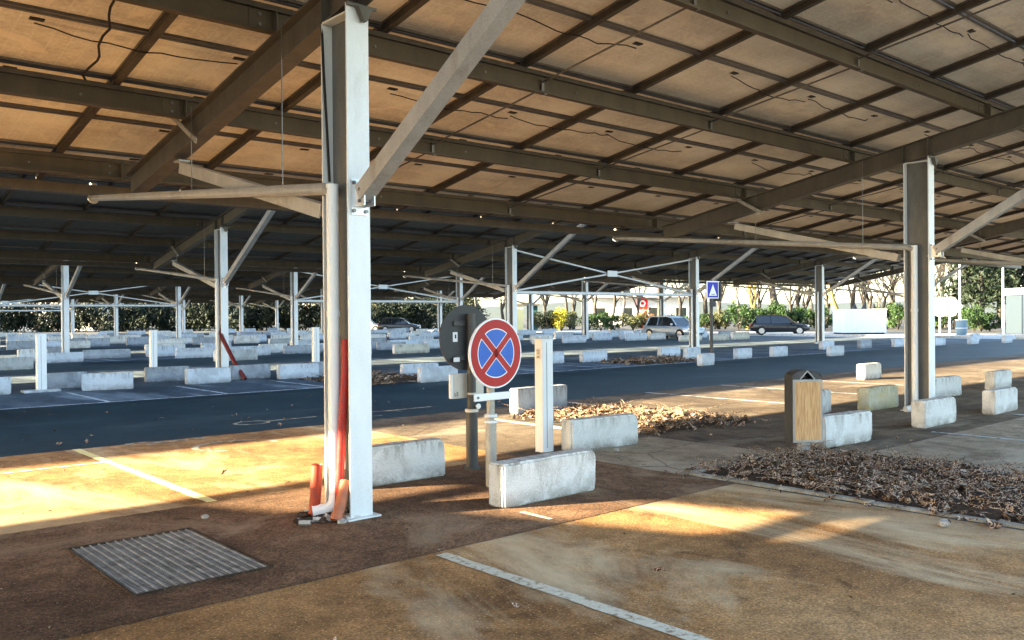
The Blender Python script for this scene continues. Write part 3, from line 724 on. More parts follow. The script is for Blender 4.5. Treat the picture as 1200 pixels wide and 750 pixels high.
root = empty('road_sign', (2.02, .89, 0)); tag(root, 'dark back of a round sign on a black pole, left of the red sign', 'road sign')
b = MB(); b.tube([(0, 0, 0), (0, 0, .62)], .062, 16); b.tube([(0, 0, .62), (0, 0, 1.62)], .046, 16); b.tube([(0, 0, .0), (0, 0, .03)], .085, 16); b.build('pole', M['darkpost'], root)
b = MB(); b.tube([(0, 0, .60), (0, 0, .63)], .070, 16); b.build('collar', M['beige'], root)
b = MB(); b.tube([(0, 0, .78), (0, 0, .80)], .054, 16); b.build('collar', M['beige'], root)
b = MB(); b.tube([(0, .06, 0), (0, .075, 0)], .34, 64); o = b.build('sign_back', M['signback'], root); o.location = (-.02, 0, 1.37)
b = MB()
for z in (1.52, 1.16): b.box(-.19, .11, .042, .060, z-.022, z+.022); b.box(-.19, .11, .03, .042, z-.022, z-.016); b.box(-.19, .11, .03, .042, z+.016, z+.022)
b.build('back_rail', M['darkpost'], root)
b = MB(); b.box(-.195, -.135, .056, .0585, 1.33, 1.43); b.build('sticker', M['swhite'], root)
b = MB(); b.box(-.21, -.135, .024, .029, 1.125, 1.17); b.build('sticker', M['swhite'], root)
b = MB(); b.box(-.170, -.152, .0545, .056, 1.365, 1.405); b.build('sticker_mark', M['ink'], root)
b = MB(); b.box(-.215, .22, .065, .08, .74, 1.0); b.build('lower_plate', M['beige'], root, bevel=.02)
b = MB(); b.box(-.235, -.20, .05, .085, .745, .995); b.build('plate_edge', M['swhite'], root, bevel=.008)
def text(body, size, loc, rot, parent, mat, name='lettering', ext=.0005):
    cu = bpy.data.curves.new(name, 'FONT'); cu.body = body; cu.size = size; cu.extrude = ext; cu.align_x = 'CENTER'; cu.align_y = 'CENTER'
    o = bpy.data.objects.new(name, cu); dg = bpy.context.evaluated_depsgraph_get(); 
    col.objects.link(o); dg.update(); me = bpy.data.meshes.new_from_object(o.evaluated_get(dg)); bpy.data.objects.remove(o)
    me.materials.clear(); me.materials.append(mat)
    q = link(name, me, parent); q.location = loc; q.rotation_euler = rot; return q
text('LE', .055, (-.15, .061, .785), (R(90), R(-6), 0), root, M['ink'])
b = MB(); b.tube([(.03, -.045, .66), (.03, -.072, .66)], .018, 12); b.tube([(.03, -.07, .66), (.03, -.08, .66)], .028, 14); b.build('bolt', M['swhite'], root)

def white_post(x, y, label, h=1.31, plate=False, base=False, w=.17, d=.13, z0=0):
    root = empty('white_post', (x, y, 0)); tag(root, label, 'post', 'white square posts')
    b = MB(); b.box(0, w*.72, 0, d, z0, h); b.build('post_body', M['whitepaint'], root, bevel=.006)
    b = MB(); b.box(-.004, w*.76, -.004, d+.004, h, h+.012); b.build('cap', M['whitepaint'], root)
    b = MB(); b.box(w*.28, w*.30, -.003, .0, .05, h-.03); b.build('seam', M['frame'], root)
    if plate:
        b = MB(); b.box(-.004, -.001, .03, .10, h-.22, h-.10); o = b.build('label_plate', M['beige'], root)
        b = MB()
        for zz in (.12, .14, .16, .19, .205): b.box(-.0055, -.004, .045, .085, h-zz-.004, h-zz+.002)
        b.build('label_print', M['ink'], root)
    if base: b = MB(); b.box(-.28, .45, -.10, .24, 0.004, .06); b.build('base_slab', M['block_pale'], root, bevel=.01)
    return root
white_post(3.28, 1.15, 'tall white square post in the centre beside the no stopping sign', 1.31, True, False, .24, .13)
white_post(1.15, 14.9, 'leftmost white post on a small slab across the lane', 1.27, False, True, .26, .16)
white_post(4.05, 16.3, 'white post standing left of the far column with the red conduit', 1.28, False, False, .22, .14)
white_post(9.0, 17.0, 'white post in front of the column left of the near column', 1.28, False, False, .25, .15)

root = empty('crossing_sign', (19.7, 10.55, 0), R(-8)); tag(root, 'square blue sign with a white triangle on a dark pole across the lane', 'road sign')
b = MB(); b.tube([(0, .05, 0), (0, .05, 2.68)], .055, 12); b.build('pole', M['darkpost'], root)
b = MB(); b.box(-.27, .27, -.02, 0, 2.08, 2.64); b.build('sign_face', M['swhite'], root, bevel=.005)
b = MB(); b.box(-.235, .235, -.025, -.021, 2.115, 2.605); b.build('blue_field', M['navy'], root)
b = MB(); b.add([(-.18, -.028, 2.17), (.18, -.028, 2.17), (0, -.028, 2.54)], [(0, 1, 2)]); b.build('white_triangle', M['swhite'], root, fix=False)
b = MB(); b.box(-.08, .08, -.031, -.029, 2.205, 2.225); b.build('small_figure', M['ink'], root)
b = MB(); b.box(.32, .36, -.05, .45, 2.0, 2.6); b.box(.1, .34, .04, .09, 2.2, 2.24); b.box(-.12, .14, -.02, .02, 1.82, 2.0); b.build('side_sign', M['signback'], root)

# ------------------------------------------------------------------ litter bin
t = NT('bin wood'); wv = t.noise(9, 6, .6, scale=(6, 6, .35), src='obj', dist=.6); c = t.ramp(wv, [(.3, (.42, .22, .09)), (.5, (.58, .34, .15)), (.7, (.70, .46, .24))])
g2 = t.noise(60, 3, .6, scale=(3, 3, .15), src='obj'); c = t.mix(.5, c, t.ramp(g2, [(.35, .25), (.65, .7)]), 'OVERLAY'); M['wood'] = t.out(c, .6)
root = empty('litter_bin', (5.10, -.97, 0), R(-38)); tag(root, 'grey metal litter bin with a wooden front panel and curved open hood', 'litter bin')
W2, D2 = .345, .24
b = MB(); b.tube([(W2*.5, D2*.5, 0), (W2*.5, D2*.5, .2)], .075, 16); b.build('pedestal', M['pipe_grey'], root)
b = MB(); b.box(0, W2, 0, D2, .15, .86); b.build('bin_body', M['binsteel'], root, bevel=.006)
b = MB(); b.box(.006, W2-.006, -.012, -.001, .155, .855); b.build('panel_frame', M['pipe_grey'], root)
b = MB(); b.box(.028, W2-.028, -.018, -.0125, .18, .83); b.build('wood_panel', M['wood'], root)
b = MB(); n = 14
for (y_, yy) in ((0, .012), (D2-.012, D2)):
    pass
vs = []
for i in range(n+1):
    a = math.pi*i/n; x_ = W2/2-W2/2*math.cos(a); z_ = .86+.10*math.sin(a)**.8
    vs += [(x_, .0, z_), (x_, D2, z_), (x_, .0, z_-.012), (x_, D2, z_-.012)]
b.add(vs, [f for i in range(n) for f in ((4*i, 4*i+1, 4*i+5, 4*i+4), (4*i+2, 4*i+6, 4*i+7, 4*i+3), (4*i, 4*i+4, 4*i+6, 4*i+2), (4*i+1, 4*i+3, 4*i+7, 4*i+5))], 0, False)
b.build('hood', M['binsteel'], root, fix=False)
for yy in (.0, D2-.008):
    b = MB(); b.add([(0, yy, .86), (W2*.28, yy, .86), (W2*.5, yy, .95), (W2*.16, yy, .925), (W2*.05, yy, .89), (W2, yy, .86), (W2*.72, yy, .86), (W2*.84, yy, .925), (W2*.95, yy, .89)], [(0, 1, 2, 3, 4), (5, 8, 7, 2, 6)]); b.build('hood_side', M['darkpost'], root, fix=False)
b = MB(); b.bar((W2*.26, -.004, .86), (W2*.5, -.004, .95), .012, .012); b.bar((W2*.74, -.004, .86), (W2*.5, -.004, .95), .012, .012); b.build('opening_rim', M['stay'], root)

# ------------------------------------------------------------------ cars
M['carblack'] = NT('car black').out((.010, .010, .012), .2, 0, .6); M['carsilver'] = NT('car silver blue').out((.36, .44, .52), .3, .4, .6); M['carwhite'] = NT('car white').out((.7, .7, .7), .3, 0, .6); M['cardark'] = NT('car dark').out((.03, .03, .035), .3, 0, .6)
M['glass'] = NT('car glass').out((.015, .02, .022), .06, 0, .8); M['tyre'] = NT('tyre').out((.015, .015, .015), .8); M['rim'] = NT('rim').out((.5, .5, .52), .3, .8)
M['lamp'] = NT('headlamp').out((.75, .78, .8), .15, 0, .8); M['tail'] = NT('tail lamp').out((.45, .02, .02), .25)
def car(loc, rz_, paint_, label, suv=False):
    root = empty('parked_car', loc, rz_); tag(root, label, 'car')
    Lc, Wc, Hc = (4.5, 1.8, 1.62) if suv else (4.15, 1.74, 1.46)
    g = .2; belt = .92 if suv else .86
    # stations along x: (x, zbottom, zbelt, halfwidth)
    st = [(-.5, .42, .70, .62), (-.485, .32, .84, .76), (-.44, .26, belt+.02, .84), (-.30, .2, belt+.03, .87), (-.1, .2, belt+.01, .87), (.1, .2, belt, .87), (.22, .2, belt-.01, .87), (.34, .2, belt-.06, .85), (.43, .26, belt-.14, .80), (.485, .32, .66, .68), (.5, .4, .56, .55)]
    b = MB(); vs = []; prof = 8
    for (x, zb, zt, w) in st:
        X = x*Lc; k_ = Wc/1.74
        for (pw, pz) in ((.55, 0), (.93, .06), (1.0, .35), (1.0, .55), (.985, .8), (.95, .93), (.80, 1.0)): vs.append((X, pw*w*k_, zb+(zt-zb)*pz))
        for (pw, pz) in reversed(((.55, 0), (.93, .06), (1.0, .35), (1.0, .55), (.985, .8), (.95, .93), (.80, 1.0))): vs.append((X, -pw*w*k_, zb+(zt-zb)*pz))
    m_ = 14
    b.add(vs, [(i*m_+k, i*m_+(k+1) % m_, (i+1)*m_+(k+1) % m_, (i+1)*m_+k) for i in range(len(st)-1) for k in range(m_)], 0, True)
    b.add(vs[:m_], [tuple(range(m_))]); b.add(vs[-m_:], [tuple(reversed(range(m_)))])
    b.build('body', paint_, root)
    # greenhouse
    gh = [(-.47, belt, .66), (-.40, Hc-.16, .60), (-.33, Hc-.03, .58), (-.12, Hc, .57), (.02, Hc-.03, .57), (.10, Hc-.12, .60), (.25, belt-.02, .70)]
    rows = []
    b = MB(); vs = []
    for (x, z, w) in gh: vs += [(x*Lc, w*Wc/1.74, z), (x*Lc, -w*Wc/1.74, z)]
    base = [(-.47*Lc, .80), (-.3*Lc, .82), (0, .82), (.25*Lc, .80)]
    lo = [(x*Lc, (.80 if z < Hc-.2 else .80)*Wc/1.74, belt) for (x, z, w) in gh]
    b2 = MB()
    up = [(x*Lc, w*Wc/1.74, z) for x, z, w in gh]
    for s_ in (1, -1):
        vs2 = [(p[0], s_*p[1], p[2]) for p in up]+[(p[0], s_*p[1], p[2]-.02) for p in lo]
        n = len(up); b2.add(vs2, [(i, i+1, n+i+1, n+i) for i in range(n-1)], 0)
    b2.build('side_windows', M['glass'], root)
    b = MB(); b.add(vs, [(2*i, 2*i+1, 2*i+3, 2*i+2) for i in (1, 2, 3, 4)], 0, True); vs_r = b.build('roof', paint_, root)
    b = MB(); b.add(vs, [(10, 11, 13, 12)]); b.build('windscreen', M['glass'], root)
    b = MB(); b.add(vs, [(0, 1, 3, 2)]); b.build('rear_window', M['glass'], root)
    b = MB()
    for s_ in (1, -1):
        w_ = Wc/1.74
        for xa, xb, wa in ((.10, .10, .60), (-.16, -.15, .575), (-.36, -.40, .60)):
            b.bar((xa*Lc, s_*(wa+.012)*w_, Hc-.07), ((.25 if xa == .10 else xb)*Lc, s_*.81*w_, belt), .05, .07)
        b.bar((-.40*Lc, s_*.605*w_, Hc-.14), (-.33*Lc, s_*.585*w_, Hc-.03), .06, .05); b.bar((-.33*Lc, s_*.585*w_, Hc-.03), (.02*Lc, s_*.58*w_, Hc-.03), .05, .05); b.bar((.02*Lc, s_*.58*w_, Hc-.04), (.10*Lc, s_*.61*w_, Hc-.12), .05, .05)
    b.build('pillars', paint_, root)
    for x in (-.31, .32):
        for s_ in (1, -1):
            y = s_*.80*Wc/1.74; b = MB(); b.tube([(x*Lc, y-s_*.18, .32), (x*Lc, y+s_*.075, .32)], .325, 20); w = b.build('wheel', M['tyre'], root)
            b = MB(); b.tube([(x*Lc, y+s_*.06, .32), (x*Lc, y+s_*.082, .32)], .20, 14); b.build('rim', M['rim'], w)
    for s_ in (1, -1):
        b = MB(); b.box(.455*Lc, .487*Lc, s_*.62-.13, s_*.62+.13, .60, .72); b.build('headlight', M['lamp'], root, bevel=.02)
        b = MB(); b.box(-.498*Lc, -.47*Lc, s_*.66-.09, s_*.66+.09, .66, .86); b.build('tail_light', M['tail'], root)
        b = MB(); b.box(.17*Lc, .20*Lc, s_*.98-.08, s_*.98+.08, belt+.02, belt+.14); b.build('mirror', paint_, root, bevel=.02)
    b = MB(); b.box(.492*Lc, .503*Lc, -.26, .26, .42, .53); b.build('number_plate', M['swhite'], root)
    b = MB(); b.box(.47*Lc, .496*Lc, -.5, .5, .45, .6); b.build('grille', M['black'], root)
    return root
HDG = R(-41.4-12)
def pixv(px, dep):
    lat = (px-600)/1022.2*dep; return (CAMX+dep*.6616+lat*.7499, CAMY+dep*.7499-lat*.6616)
car((53.0, 28.6, 0), HDG, M['carblack'], 'black estate car parked beside the road between the two right columns')
car((pixv(789, 56)[0], pixv(789, 56)[1], 0), HDG+R(-42), M['carsilver'], 'silver blue car partly behind a column at right centre')
car((45.5, 66.5, 0), HDG+R(10), M['cardark'], 'dark car far away left of the round sign back')
car((44.5, 71.5, 0), HDG+R(10), M['carwhite'], 'white car roof showing behind the dark far car')
car((75.0, 42.0, 0), HDG+R(200), M['carwhite'], 'pale car half hidden behind the black estate car')

# ------------------------------------------------------------------ right hand edge of the site
M['container'] = metal('pale blue white panel', (.62, .68, .70), (.72, .77, .78), .5)
root = empty('container', (57.2, 24.0, 0), R(-48.6+8)); tag(root, 'pale blue white metal container beyond the road', 'container')
b = MB(); b.box(-1.7, 1.35, 0, 2.2, .12, 1.75); b.build('container_body', M['container'], root)
b = MB()
for i in range(12): x = -1.62+i*.26; b.box(x, x+.10, -.02, 0, .2, 1.68)
b.build('corrugation', M['container'], root)
b = MB(); b.box(-1.75, 1.4, -.03, 2.25, 1.75, 1.83); b.box(-1.7, 1.3, .2, 2.0, 0, .12, 1); b.build('lid', [M['whitepaint'], M['black']], root)
b = MB(); 
for x in (-.9, -.2, .5): b.tube([(x, .5, 1.8), (x+.2, .6, 2.15), (x+.35, .7, 1.85)], .09, 6)
b.build('rolled_cover', M['signback'], root)

root = empty('kiosk', (*pixv(1208, 60), 0), R(-41.4)); tag(root, 'dark blue kiosk with roller shutter and cream top at the right edge', 'kiosk')
b = MB(); b.box(0, 6, 0, 3, 0, 2.75); b.build('wall', NT('kiosk blue').out((.035, .05, .065), .6), root)
b = MB()
for i in range(17): b.box(.25, 5.5, -.03, -.0, .2+i*.14, .2+i*.14+.10)
b.build('roller_shutter', NT('shutter').out((.06, .085, .11), .5), root)
b = MB(); b.box(-.15, 6.2, -.25, 3.1, 2.75, 3.2); b.build('fascia', NT('cream').out((.66, .60, .42), .6), root)
b = MB(); b.box(.35, .75, -.05, -.035, .9, 2.2); b.build('poster', M['swhite'], root)
b = MB(); 
for z in (1.0, 1.35, 1.75, 2.0): b.box(.42, .68, -.054, -.051, z, z+.06)
b.build('poster_print', M['ink'], root)

root = empty('roadside_sign', (61.4, 20.3, 0), R(-41.4)); tag(root, 'rounded white sign on two thin posts beyond the road', 'sign')
b = MB(); n = 40; poly = [(1.15*(1+.08*math.cos(6*a))*math.cos(a), 1.95+.72*(1+.08*math.cos(6*a))*math.sin(a)) for a in [2*math.pi*i/n for i in range(n)]]; b.prism(poly, 'y', 0, .05); b.build('sign_face', M['swhite'], root)
for x in (-.35, .35): b = MB(); b.tube([(x, .09, 0), (x, .09, 2.4)], .06, 8); b.build('post', M['whitepaint'], root)
root = empty('barrel', (58.3, 18.0, 0)); tag(root, 'blue grey waste barrel in front of the green shrub at right', 'barrel')
b = MB(); b.tube([(0, 0, 0), (0, 0, .1), (0, 0, .5), (0, 0, 1.0)], [.30, .33, .36, .33], 16); b.build('barrel_body', NT('barrel blue').out((.12, .2, .26), .5), root)
b = MB(); b.tube([(0, 0, 1.0), (0, 0, 1.05)], .37, 16); b.tube([(0, 0, .45), (0, 0, .49)], .375, 16); b.build('rim_band', M['container'], root)
def lamp_post(x, y, h, label):
    root = empty('street_lamp', (x, y, 0)); tag(root, label, 'street lamp', 'pale lamp posts by the road')
    b = MB(); b.tube([(0, 0, 0), (0, 0, .8), (0, 0, h)], [.09, .08, .05], 10); b.build('pole', M['galv'], root)
    b = MB(); b.tube([(0, 0, h-.05), (-.3, 0, h+.1), (-.9, 0, h+.15)], [.04, .035, .03], 8); b.build('arm', M['galv'], root)
    b = MB(); b.box(-1.3, -.85, -.1, .1, h+.1, h+.19); b.build('lamp_head', M['galv'], root)
lamp_post(58.6, 18.2, 5.4, 'pale lamp post left of the dark evergreen at right')
lamp_post(60.4, 16.1, 5.2, 'pale lamp post beside the kiosk at the right edge')
# low road wall
b = MB(); b.box(50.4, 50.8, -20, 12, 0, .25); tag(b.build('low_wall', M['block'], bevel=.01), 'long low white wall along the road at the right edge', 'wall')
b = MB(); b.box(51.6, 52.0, 14.5, 40, 0, .12); struct(b.build('kerb', M['block'], bevel=.01), 'white kerb of the pale road behind the right column', 'kerb')

# far buildings
root = empty('building', (105, 78, 0), R(-41.4)); tag(root, 'white low building with a red round logo far behind the centre columns', 'building')
b = MB(); b.box(-14, 3, 0, 12, 0, 4.2); b.build('wall', M['whitepaint'], root)
b = MB(); b.box(-14.5, 3.5, -1.5, 12, 4.2, 4.9); b.build('fascia', M['swhite'], root)
for i in range(4): b = MB(); b.box(-13+i*4.2, -11.4+i*4.2, -.04, -.001, .8, 2.6); b.build('window', M['glass'], root)
b = MB(); b.box(-6.4, -4.8, -.2, 0, 2.4, 4.1); b.build('logo_panel', NT('logo red').out((.75, .02, .02), .4), root)
b = MB(); o_ = []
vs = []
for i in range(25):
    a = 2*math.pi*i/24; vs += [(-5.6+.25*math.cos(a), -.23, 3.25+.25*math.sin(a)), (-5.6+.5*math.cos(a), -.23, 3.25+.5*math.sin(a))]
b.add(vs, [(2*i, 2*i+1, 2*i+3, 2*i+2) for i in range(24)]); b.build('logo_ring', M['swhite'], root, fix=False)
root = empty('cabin', (57.5, 62.5, 0), R(-41.4)); tag(root, 'cream cabin with a dark green door unit behind the braced column', 'building')
b = MB(); b.box(-.9, .75, 0, 2.5, 0, 2.5); b.build('wall', NT('cabin cream').out((.70, .62, .30), .6), root)
b = MB(); b.box(1.2, 2.3, .3, 2.0, 0, 2.6); b.build('door_unit', NT('green metal').out((.02, .07, .06), .5), root)
b = MB(); b.box(1.45, 1.75, .28, .3, 1.4, 1.75); b.build('notice', M['swhite'], root)
b = MB(); b.box(-1.1, 2.5, -.2, 2.6, 2.6, 2.8); b.build('roof', M['beam'], root)
for (x, y, w, h, lb) in ((22, 128, 26, 8, 'pale far building behind the left hedge'), (-8, 140, 20, 9, 'pale far building at the extreme left behind the trees')):
    root = empty('building', (x, y, 0), R(-41.4)); tag(root, lb, 'building')
    b = MB(); b.box(-w/2, w/2, 0, 10, 0, h-1); b.build('wall', M['beige'], root)
    b = MB(); b.box(-w/2-.4, w/2+.4, -.4, 10.4, h-1, h-.5); b.build('roof', M['beam'], root)
    for i in range(int(w/3)): b = MB(); b.box(-w/2+1+i*3, -w/2+2.4+i*3, -.05, -.001, h-4, h-2.2); b.build('window', M['glass'], root)

# ------------------------------------------------------------------ vegetation
def veg(name, c1, c2, c3):
    t = NT(name); n = t.noise(1.3, 5, .7, src='obj'); n2 = t.noise(14, 2, .5, src='obj'); c = t.ramp(n, [(.35, c1), (.5, c2), (.66, c3)])
    c = t.mix(.6, c, t.ramp(n2, [(.3, .25), (.7, .75)]), 'OVERLAY'); return t.out(c, .6, 0, .25)
M['leaf_g'] = veg('shrub green', (.010, .026, .007), (.022, .052, .013), (.055, .09, .024)); M['leaf_d'] = veg('dark evergreen', (.004, .008, .004), (.008, .016, .007), (.018, .03, .013))
M['leaf_y'] = veg('yellow flowering', (.22, .19, .02), (.38, .34, .035), (.45, .43, .07)); M['leaf_o'] = veg('dry autumn', (.14, .06, .02), (.26, .13, .05), (.40, .26, .12)); M['leaf_olive'] = veg('olive green', (.03, .037, .013), (.07, .077, .03), (.14, .14, .06))
M['hill'] = veg('hill woods', (.05, .06, .05), (.08, .09, .07), (.13, .14, .11))
M['bark'] = veg('bark', (.022, .018, .014), (.045, .038, .03), (.09, .075, .06)); M['bark_sun'] = veg('sun-tinted bark', (.22, .15, .04), (.34, .25, .07), (.45, .36, .15)); M['bark_p'] = veg('pale bark', (.10, .09, .075), (.17, .155, .13), (.26, .24, .2))  # the yellow bark carries warm sunlight in its colour
def foliage(n, rx, ry, rz_, seed, leaf=.14, clumps=14, mat='leaf_g', box=False):
    r = random.Random(seed); b = MB(); cl = []
    for i in range(clumps):
        if box: cl.append((Vector((r.uniform(-rx, rx), r.uniform(-ry, ry), r.uniform(.15, 1)*rz_*2)), r.uniform(.4, .7)*ry))
        else:
            a = r.random()*6.28; e = r.uniform(-.6, 1); q = r.uniform(.3, .8); cl.append((Vector((rx*q*math.cos(a)*math.sqrt(1-e*e*.9), ry*q*math.sin(a)*math.sqrt(1-e*e*.9), rz_+rz_*e*.75)), r.uniform(.3, .5)*min(rx, rz_)))
    for i in range(n):
        c, rad = r.choice(cl); v = Vector((r.gauss(0, 1), r.gauss(0, 1), r.gauss(0, 1))).normalized()*rad*(r.random()**.4)*1.15; p = c+v
        if p.z < .03: p.z = abs(p.z)+.03
        l = leaf*r.uniform(.5, 1.3); Mx = Matrix.Translation(p) @ Matrix.Rotation(r.random()*6.28, 4, 'Z') @ Matrix.Rotation(r.uniform(-1.2, 1.2), 4, 'X') @ Matrix.Rotation(r.random()*6.28, 4, 'Y')
        b.add([Mx @ Vector(q) for q in ((-l, 0, 0), (0, -l*.4, l*.1), (l, 0, 0), (0, l*.4, l*.1))], [(0, 1, 2, 3)])
    return b.mesh('foliage', [M[mat]], fix=False)
def stems(r_, h, n=5, mat='bark'):
    b = MB(); rr = random.Random(n)
    for i in range(n):
        a = rr.random()*6.28; b.tube([(0, 0, 0), (r_*.3*math.cos(a), r_*.3*math.sin(a), h*.5), (r_*.7*math.cos(a), r_*.7*math.sin(a), h)], [.05, .035, .015], 5)
    return b.mesh('stem', [M[mat]])
def shrub(name, loc, fm, sm, label, cat='shrub', group=None, s=(1, 1, 1), rot=None):
    root = empty(name, loc, random.random()*6 if rot is None else rot); root.scale = s; tag(root, label, cat, group)
    link('foliage', fm, root); link('stem', sm, root); return root
F1 = [foliage(1500, 1.7, 1.4, 1.0, k, .13, 12, 'leaf_g') for k in range(3)]; F2 = [foliage(1500, 1.8, 1.5, 1.1, 20+k, .14, 12, 'leaf_olive') for k in range(2)]
FD = [foliage(2200, 2.6, 1.4, 1.5, 40+k, .2, 22, 'leaf_d', True) for k in range(3)]
SM = stems(1, 1.3, 6)
def pix(px, dep):     # world XY at image column px (1200 wide), depth dep
    lat = (px-600)/1022.2*dep; return (CAMX+dep*.6616+lat*.7499, CAMY+dep*.7499-lat*.6616)
for i, px in enumerate([866, 880, 893, 912, 930, 945, 966, 1040, 1052, 1075, 1090, 1104, 1118]):
    x, y = pix(px, 79+random.uniform(-3, 3)); shrub('shrub', (x, y, 0), F1[i % 3], SM, 'green shrub in the hedge line beyond the road at right', group='green shrubs along the road', s=(1, 1, random.uniform(.9, 1.25)))
for i, px in enumerate([1142, 1150, 1160]):
    x, y = pix(px, 68.5+i*.3); shrub('shrub', (x, y, 0), F1[i % 3], SM, 'bright green bush between the two lamp posts at right', group='bright bushes between the lamp posts', s=(.75, .75, .95-.12*i))
for i, px in enumerate([636, 668, 690, 704, 720, 742, 762, 784, 800, 826, 838, 850]):
    x, y = pix(px, 88+random.uniform(-4, 4)); shrub('shrub', (x, y, 0), (F2+F1)[i % 5], SM, 'olive green shrub behind the centre columns', group='olive shrubs behind the centre columns', s=(.9, .9, random.uniform(.7, 1.0)))
x, y = pix(658, 85); shrub('shrub', (x, y, 0), foliage(1300, .9, .9, .9, 77, .12, 10, 'leaf_y'), SM, 'round yellow flowering bush behind the centre columns', s=(1.2, 1.2, 1.2))
x, y = pix(642, 85); shrub('shrub', (x, y, 0), foliage(1300, .9, .9, .9, 78, .14, 10, 'leaf_d'), SM, 'dark round bush left of the yellow bush', s=(1.2, 1.2, 1.15))
x, y = pix(756, 86); shrub('shrub', (x, y, 0), foliage(1300, 1.2, 1, .8, 79, .12, 10, 'leaf_o'), SM, 'brown autumn bush under the red logo', s=(1.2, 1.2, 1.3))
for i in range(17):
    px = -30+i*24.5; x, y = pix(px, 106+random.uniform(-2, 2)); shrub('dark_hedge', (x, y, 0), FD[i % 3], SM, 'dark dense hedge clump behind the last canopy at left', 'hedge', 'dark hedge clumps at the far left', s=(1, 1.1, random.uniform(1.05, 1.3)), rot=R(-41.4))
for i in range(6):
    px = 432+i*22; x, y = pix(px, 108+random.uniform(-2, 2)); shrub('dark_hedge', (x, y, 0), FD[i % 3], SM, 'dark hedge clump behind the last canopy near the signs', 'hedge', 'dark hedge clumps behind the signs', s=(1, 1.1, random.uniform(.8, 1.5)), rot=R(-41.4))

def bare_tree(seed, h=9, mat='bark', depth=6, spread=.5):
    r = random.Random(seed); tr = MB(); br = MB()
    def grow(p, d, l, rad, lev):
        n = 3; pts = [p]; q = p.copy(); dd = d.copy()
        for i in range(n): dd = (dd+Vector((r.gauss(0, .10), r.gauss(0, .10), r.gauss(.02, .05)))).normalized(); q = q+dd*l/n; pts.append(q.copy())
        (tr if lev == 0 else br).tube(pts, [rad, rad*.9, rad*.78, rad*.65], 8 if lev == 0 else (5 if lev < 3 else 3), cap=False)
        if lev >= depth: return
        k = r.choice((3, 4, 4)) if lev < 3 else 3
        for j in range(k):
            a = r.random()*6.28; sp = spread*r.uniform(.6, 1.3); s_ = dd.orthogonal().normalized(); s_.rotate(Matrix.Rotation(a, 3, dd)); nd = (dd*math.cos(sp)+s_*math.sin(sp)+Vector((0, 0, .12))).normalized()
            st_ = pts[-1] if j == 0 else pts[r.choice((2, 3))]
            grow(st_.copy(), nd, l*r.uniform(.6, .85), rad*.55*r.uniform(.7, 1), lev+1)
    grow(Vector((0, 0, 0)), Vector((0, 0, 1)), h*.34, h*.026, 0)
    return tr.mesh('trunk', [M[mat]]), br.mesh('crown', [M[mat]], fix=False)
BT = [bare_tree(k, 10, m_) for k, m_ in ((1, 'bark'), (2, 'bark'), (3, 'bark_p'), (4, 'bark'), (5, 'bark_sun'), (6, 'bark_p'))]
def tree(loc, k, label, group=None, s=1, name='bare_tree'):
    root = empty(name, loc, random.random()*6); root.scale = (s, s, s); tag(root, label, 'tree', group)
    link('trunk', BT[k][0], root); link('crown', BT[k][1], root); return root
for i, (px, dep, k, s) in enumerate([(912, 84, 1, 1.6), (700, 104, 0, 1.1), (728, 110, 2, 1.0), (830, 100, 0, 1.2), (845, 118, 3, 1.2), (868, 108, 2, 1.1), (888, 120, 0, 1.1), (935, 105, 3, 1.1), (951, 118, 2, 1.2), (1002, 96, 0, 1.2), (1018, 110, 3, 1.1), (1040, 100, 2, 1.2), (1108, 88, 2, 1.2), (1120, 98, 0, 1.1), (1090, 104, 5, 1.2), (1148, 105, 5, 1.3), (1185, 100, 5, 1.2), (640, 112, 3, 1.0), (664, 120, 0, 1.1), (560, 118, 2, .9), (590, 125, 3, 1.0), (795, 115, 0, 1.1), (1062, 115, 3, 1.2), (1032, 125, 5, 1.1)]):
    x, y = pix(px, dep); tree((x, y, 0), k, 'leafless tree in the far line beyond the road', 'leafless trees in the far line', s)
for i, (px, dep, k, s) in enumerate([(640, 92, 0, .8), (672, 95, 3, .8), (715, 90, 1, .8), (750, 97, 0, .85), (812, 92, 3, .9), (842, 88, 0, .8), (884, 92, 3, .8), (900, 96, 1, .85), (925, 90, 0, .75), (945, 95, 3, .85), (968, 90, 0, .8), (1012, 86, 3, .85), (1030, 92, 1, .9), (1046, 86, 0, .8), (1098, 82, 3, .8), (1112, 86, 1, .85), (1125, 84, 3, .8)]):
    x, y = pix(px, dep); tree((x, y, 0), k, 'smaller leafless tree just behind the roadside shrubs', 'smaller leafless trees behind the shrubs', s)
x, y = pix(983, 83); tree((x, y, 0), 4, 'leafless tree with sunlit yellow trunk behind the right far column', None, 1.3)
x, y = pix(876, 86); tree((x, y, 0), 4, 'slim leafless tree with yellow trunk right of the crossing sign', None, .9)
x, y = pix(770, 82); tree((x, y, 0), 0, 'dark leafless trunk above the silver blue car', None, 1.2)
for i in range(14):
    px = -20+i*32; x, y = pix(px, 124+random.uniform(-5, 12)); tree((x, y, 0), (0, 2, 3, 5)[i % 4], 'leafless tree behind the dark hedge at left', 'leafless trees behind the dark hedge', random.uniform(.85, 1.15))
EV = foliage(5000, 3.2, 3.0, 5.2, 91, .26, 34, 'leaf_d'); EG = foliage(4200, 3.2, 3, 3.6, 92, .28, 28, 'leaf_olive')
def ever(px, dep, fm, label, s, group=None):
    x, y = pix(px, dep); root = empty('evergreen_tree', (x, y, 0), random.random()*6); root.scale = s; tag(root, label, 'tree', group)
    link('crown', fm, root); b = MB(); b.tube([(0, 0, 0), (0, 0, 3), (0, 0, 8)], [.3, .25, .1], 8); b.build('trunk', M['bark'], root)
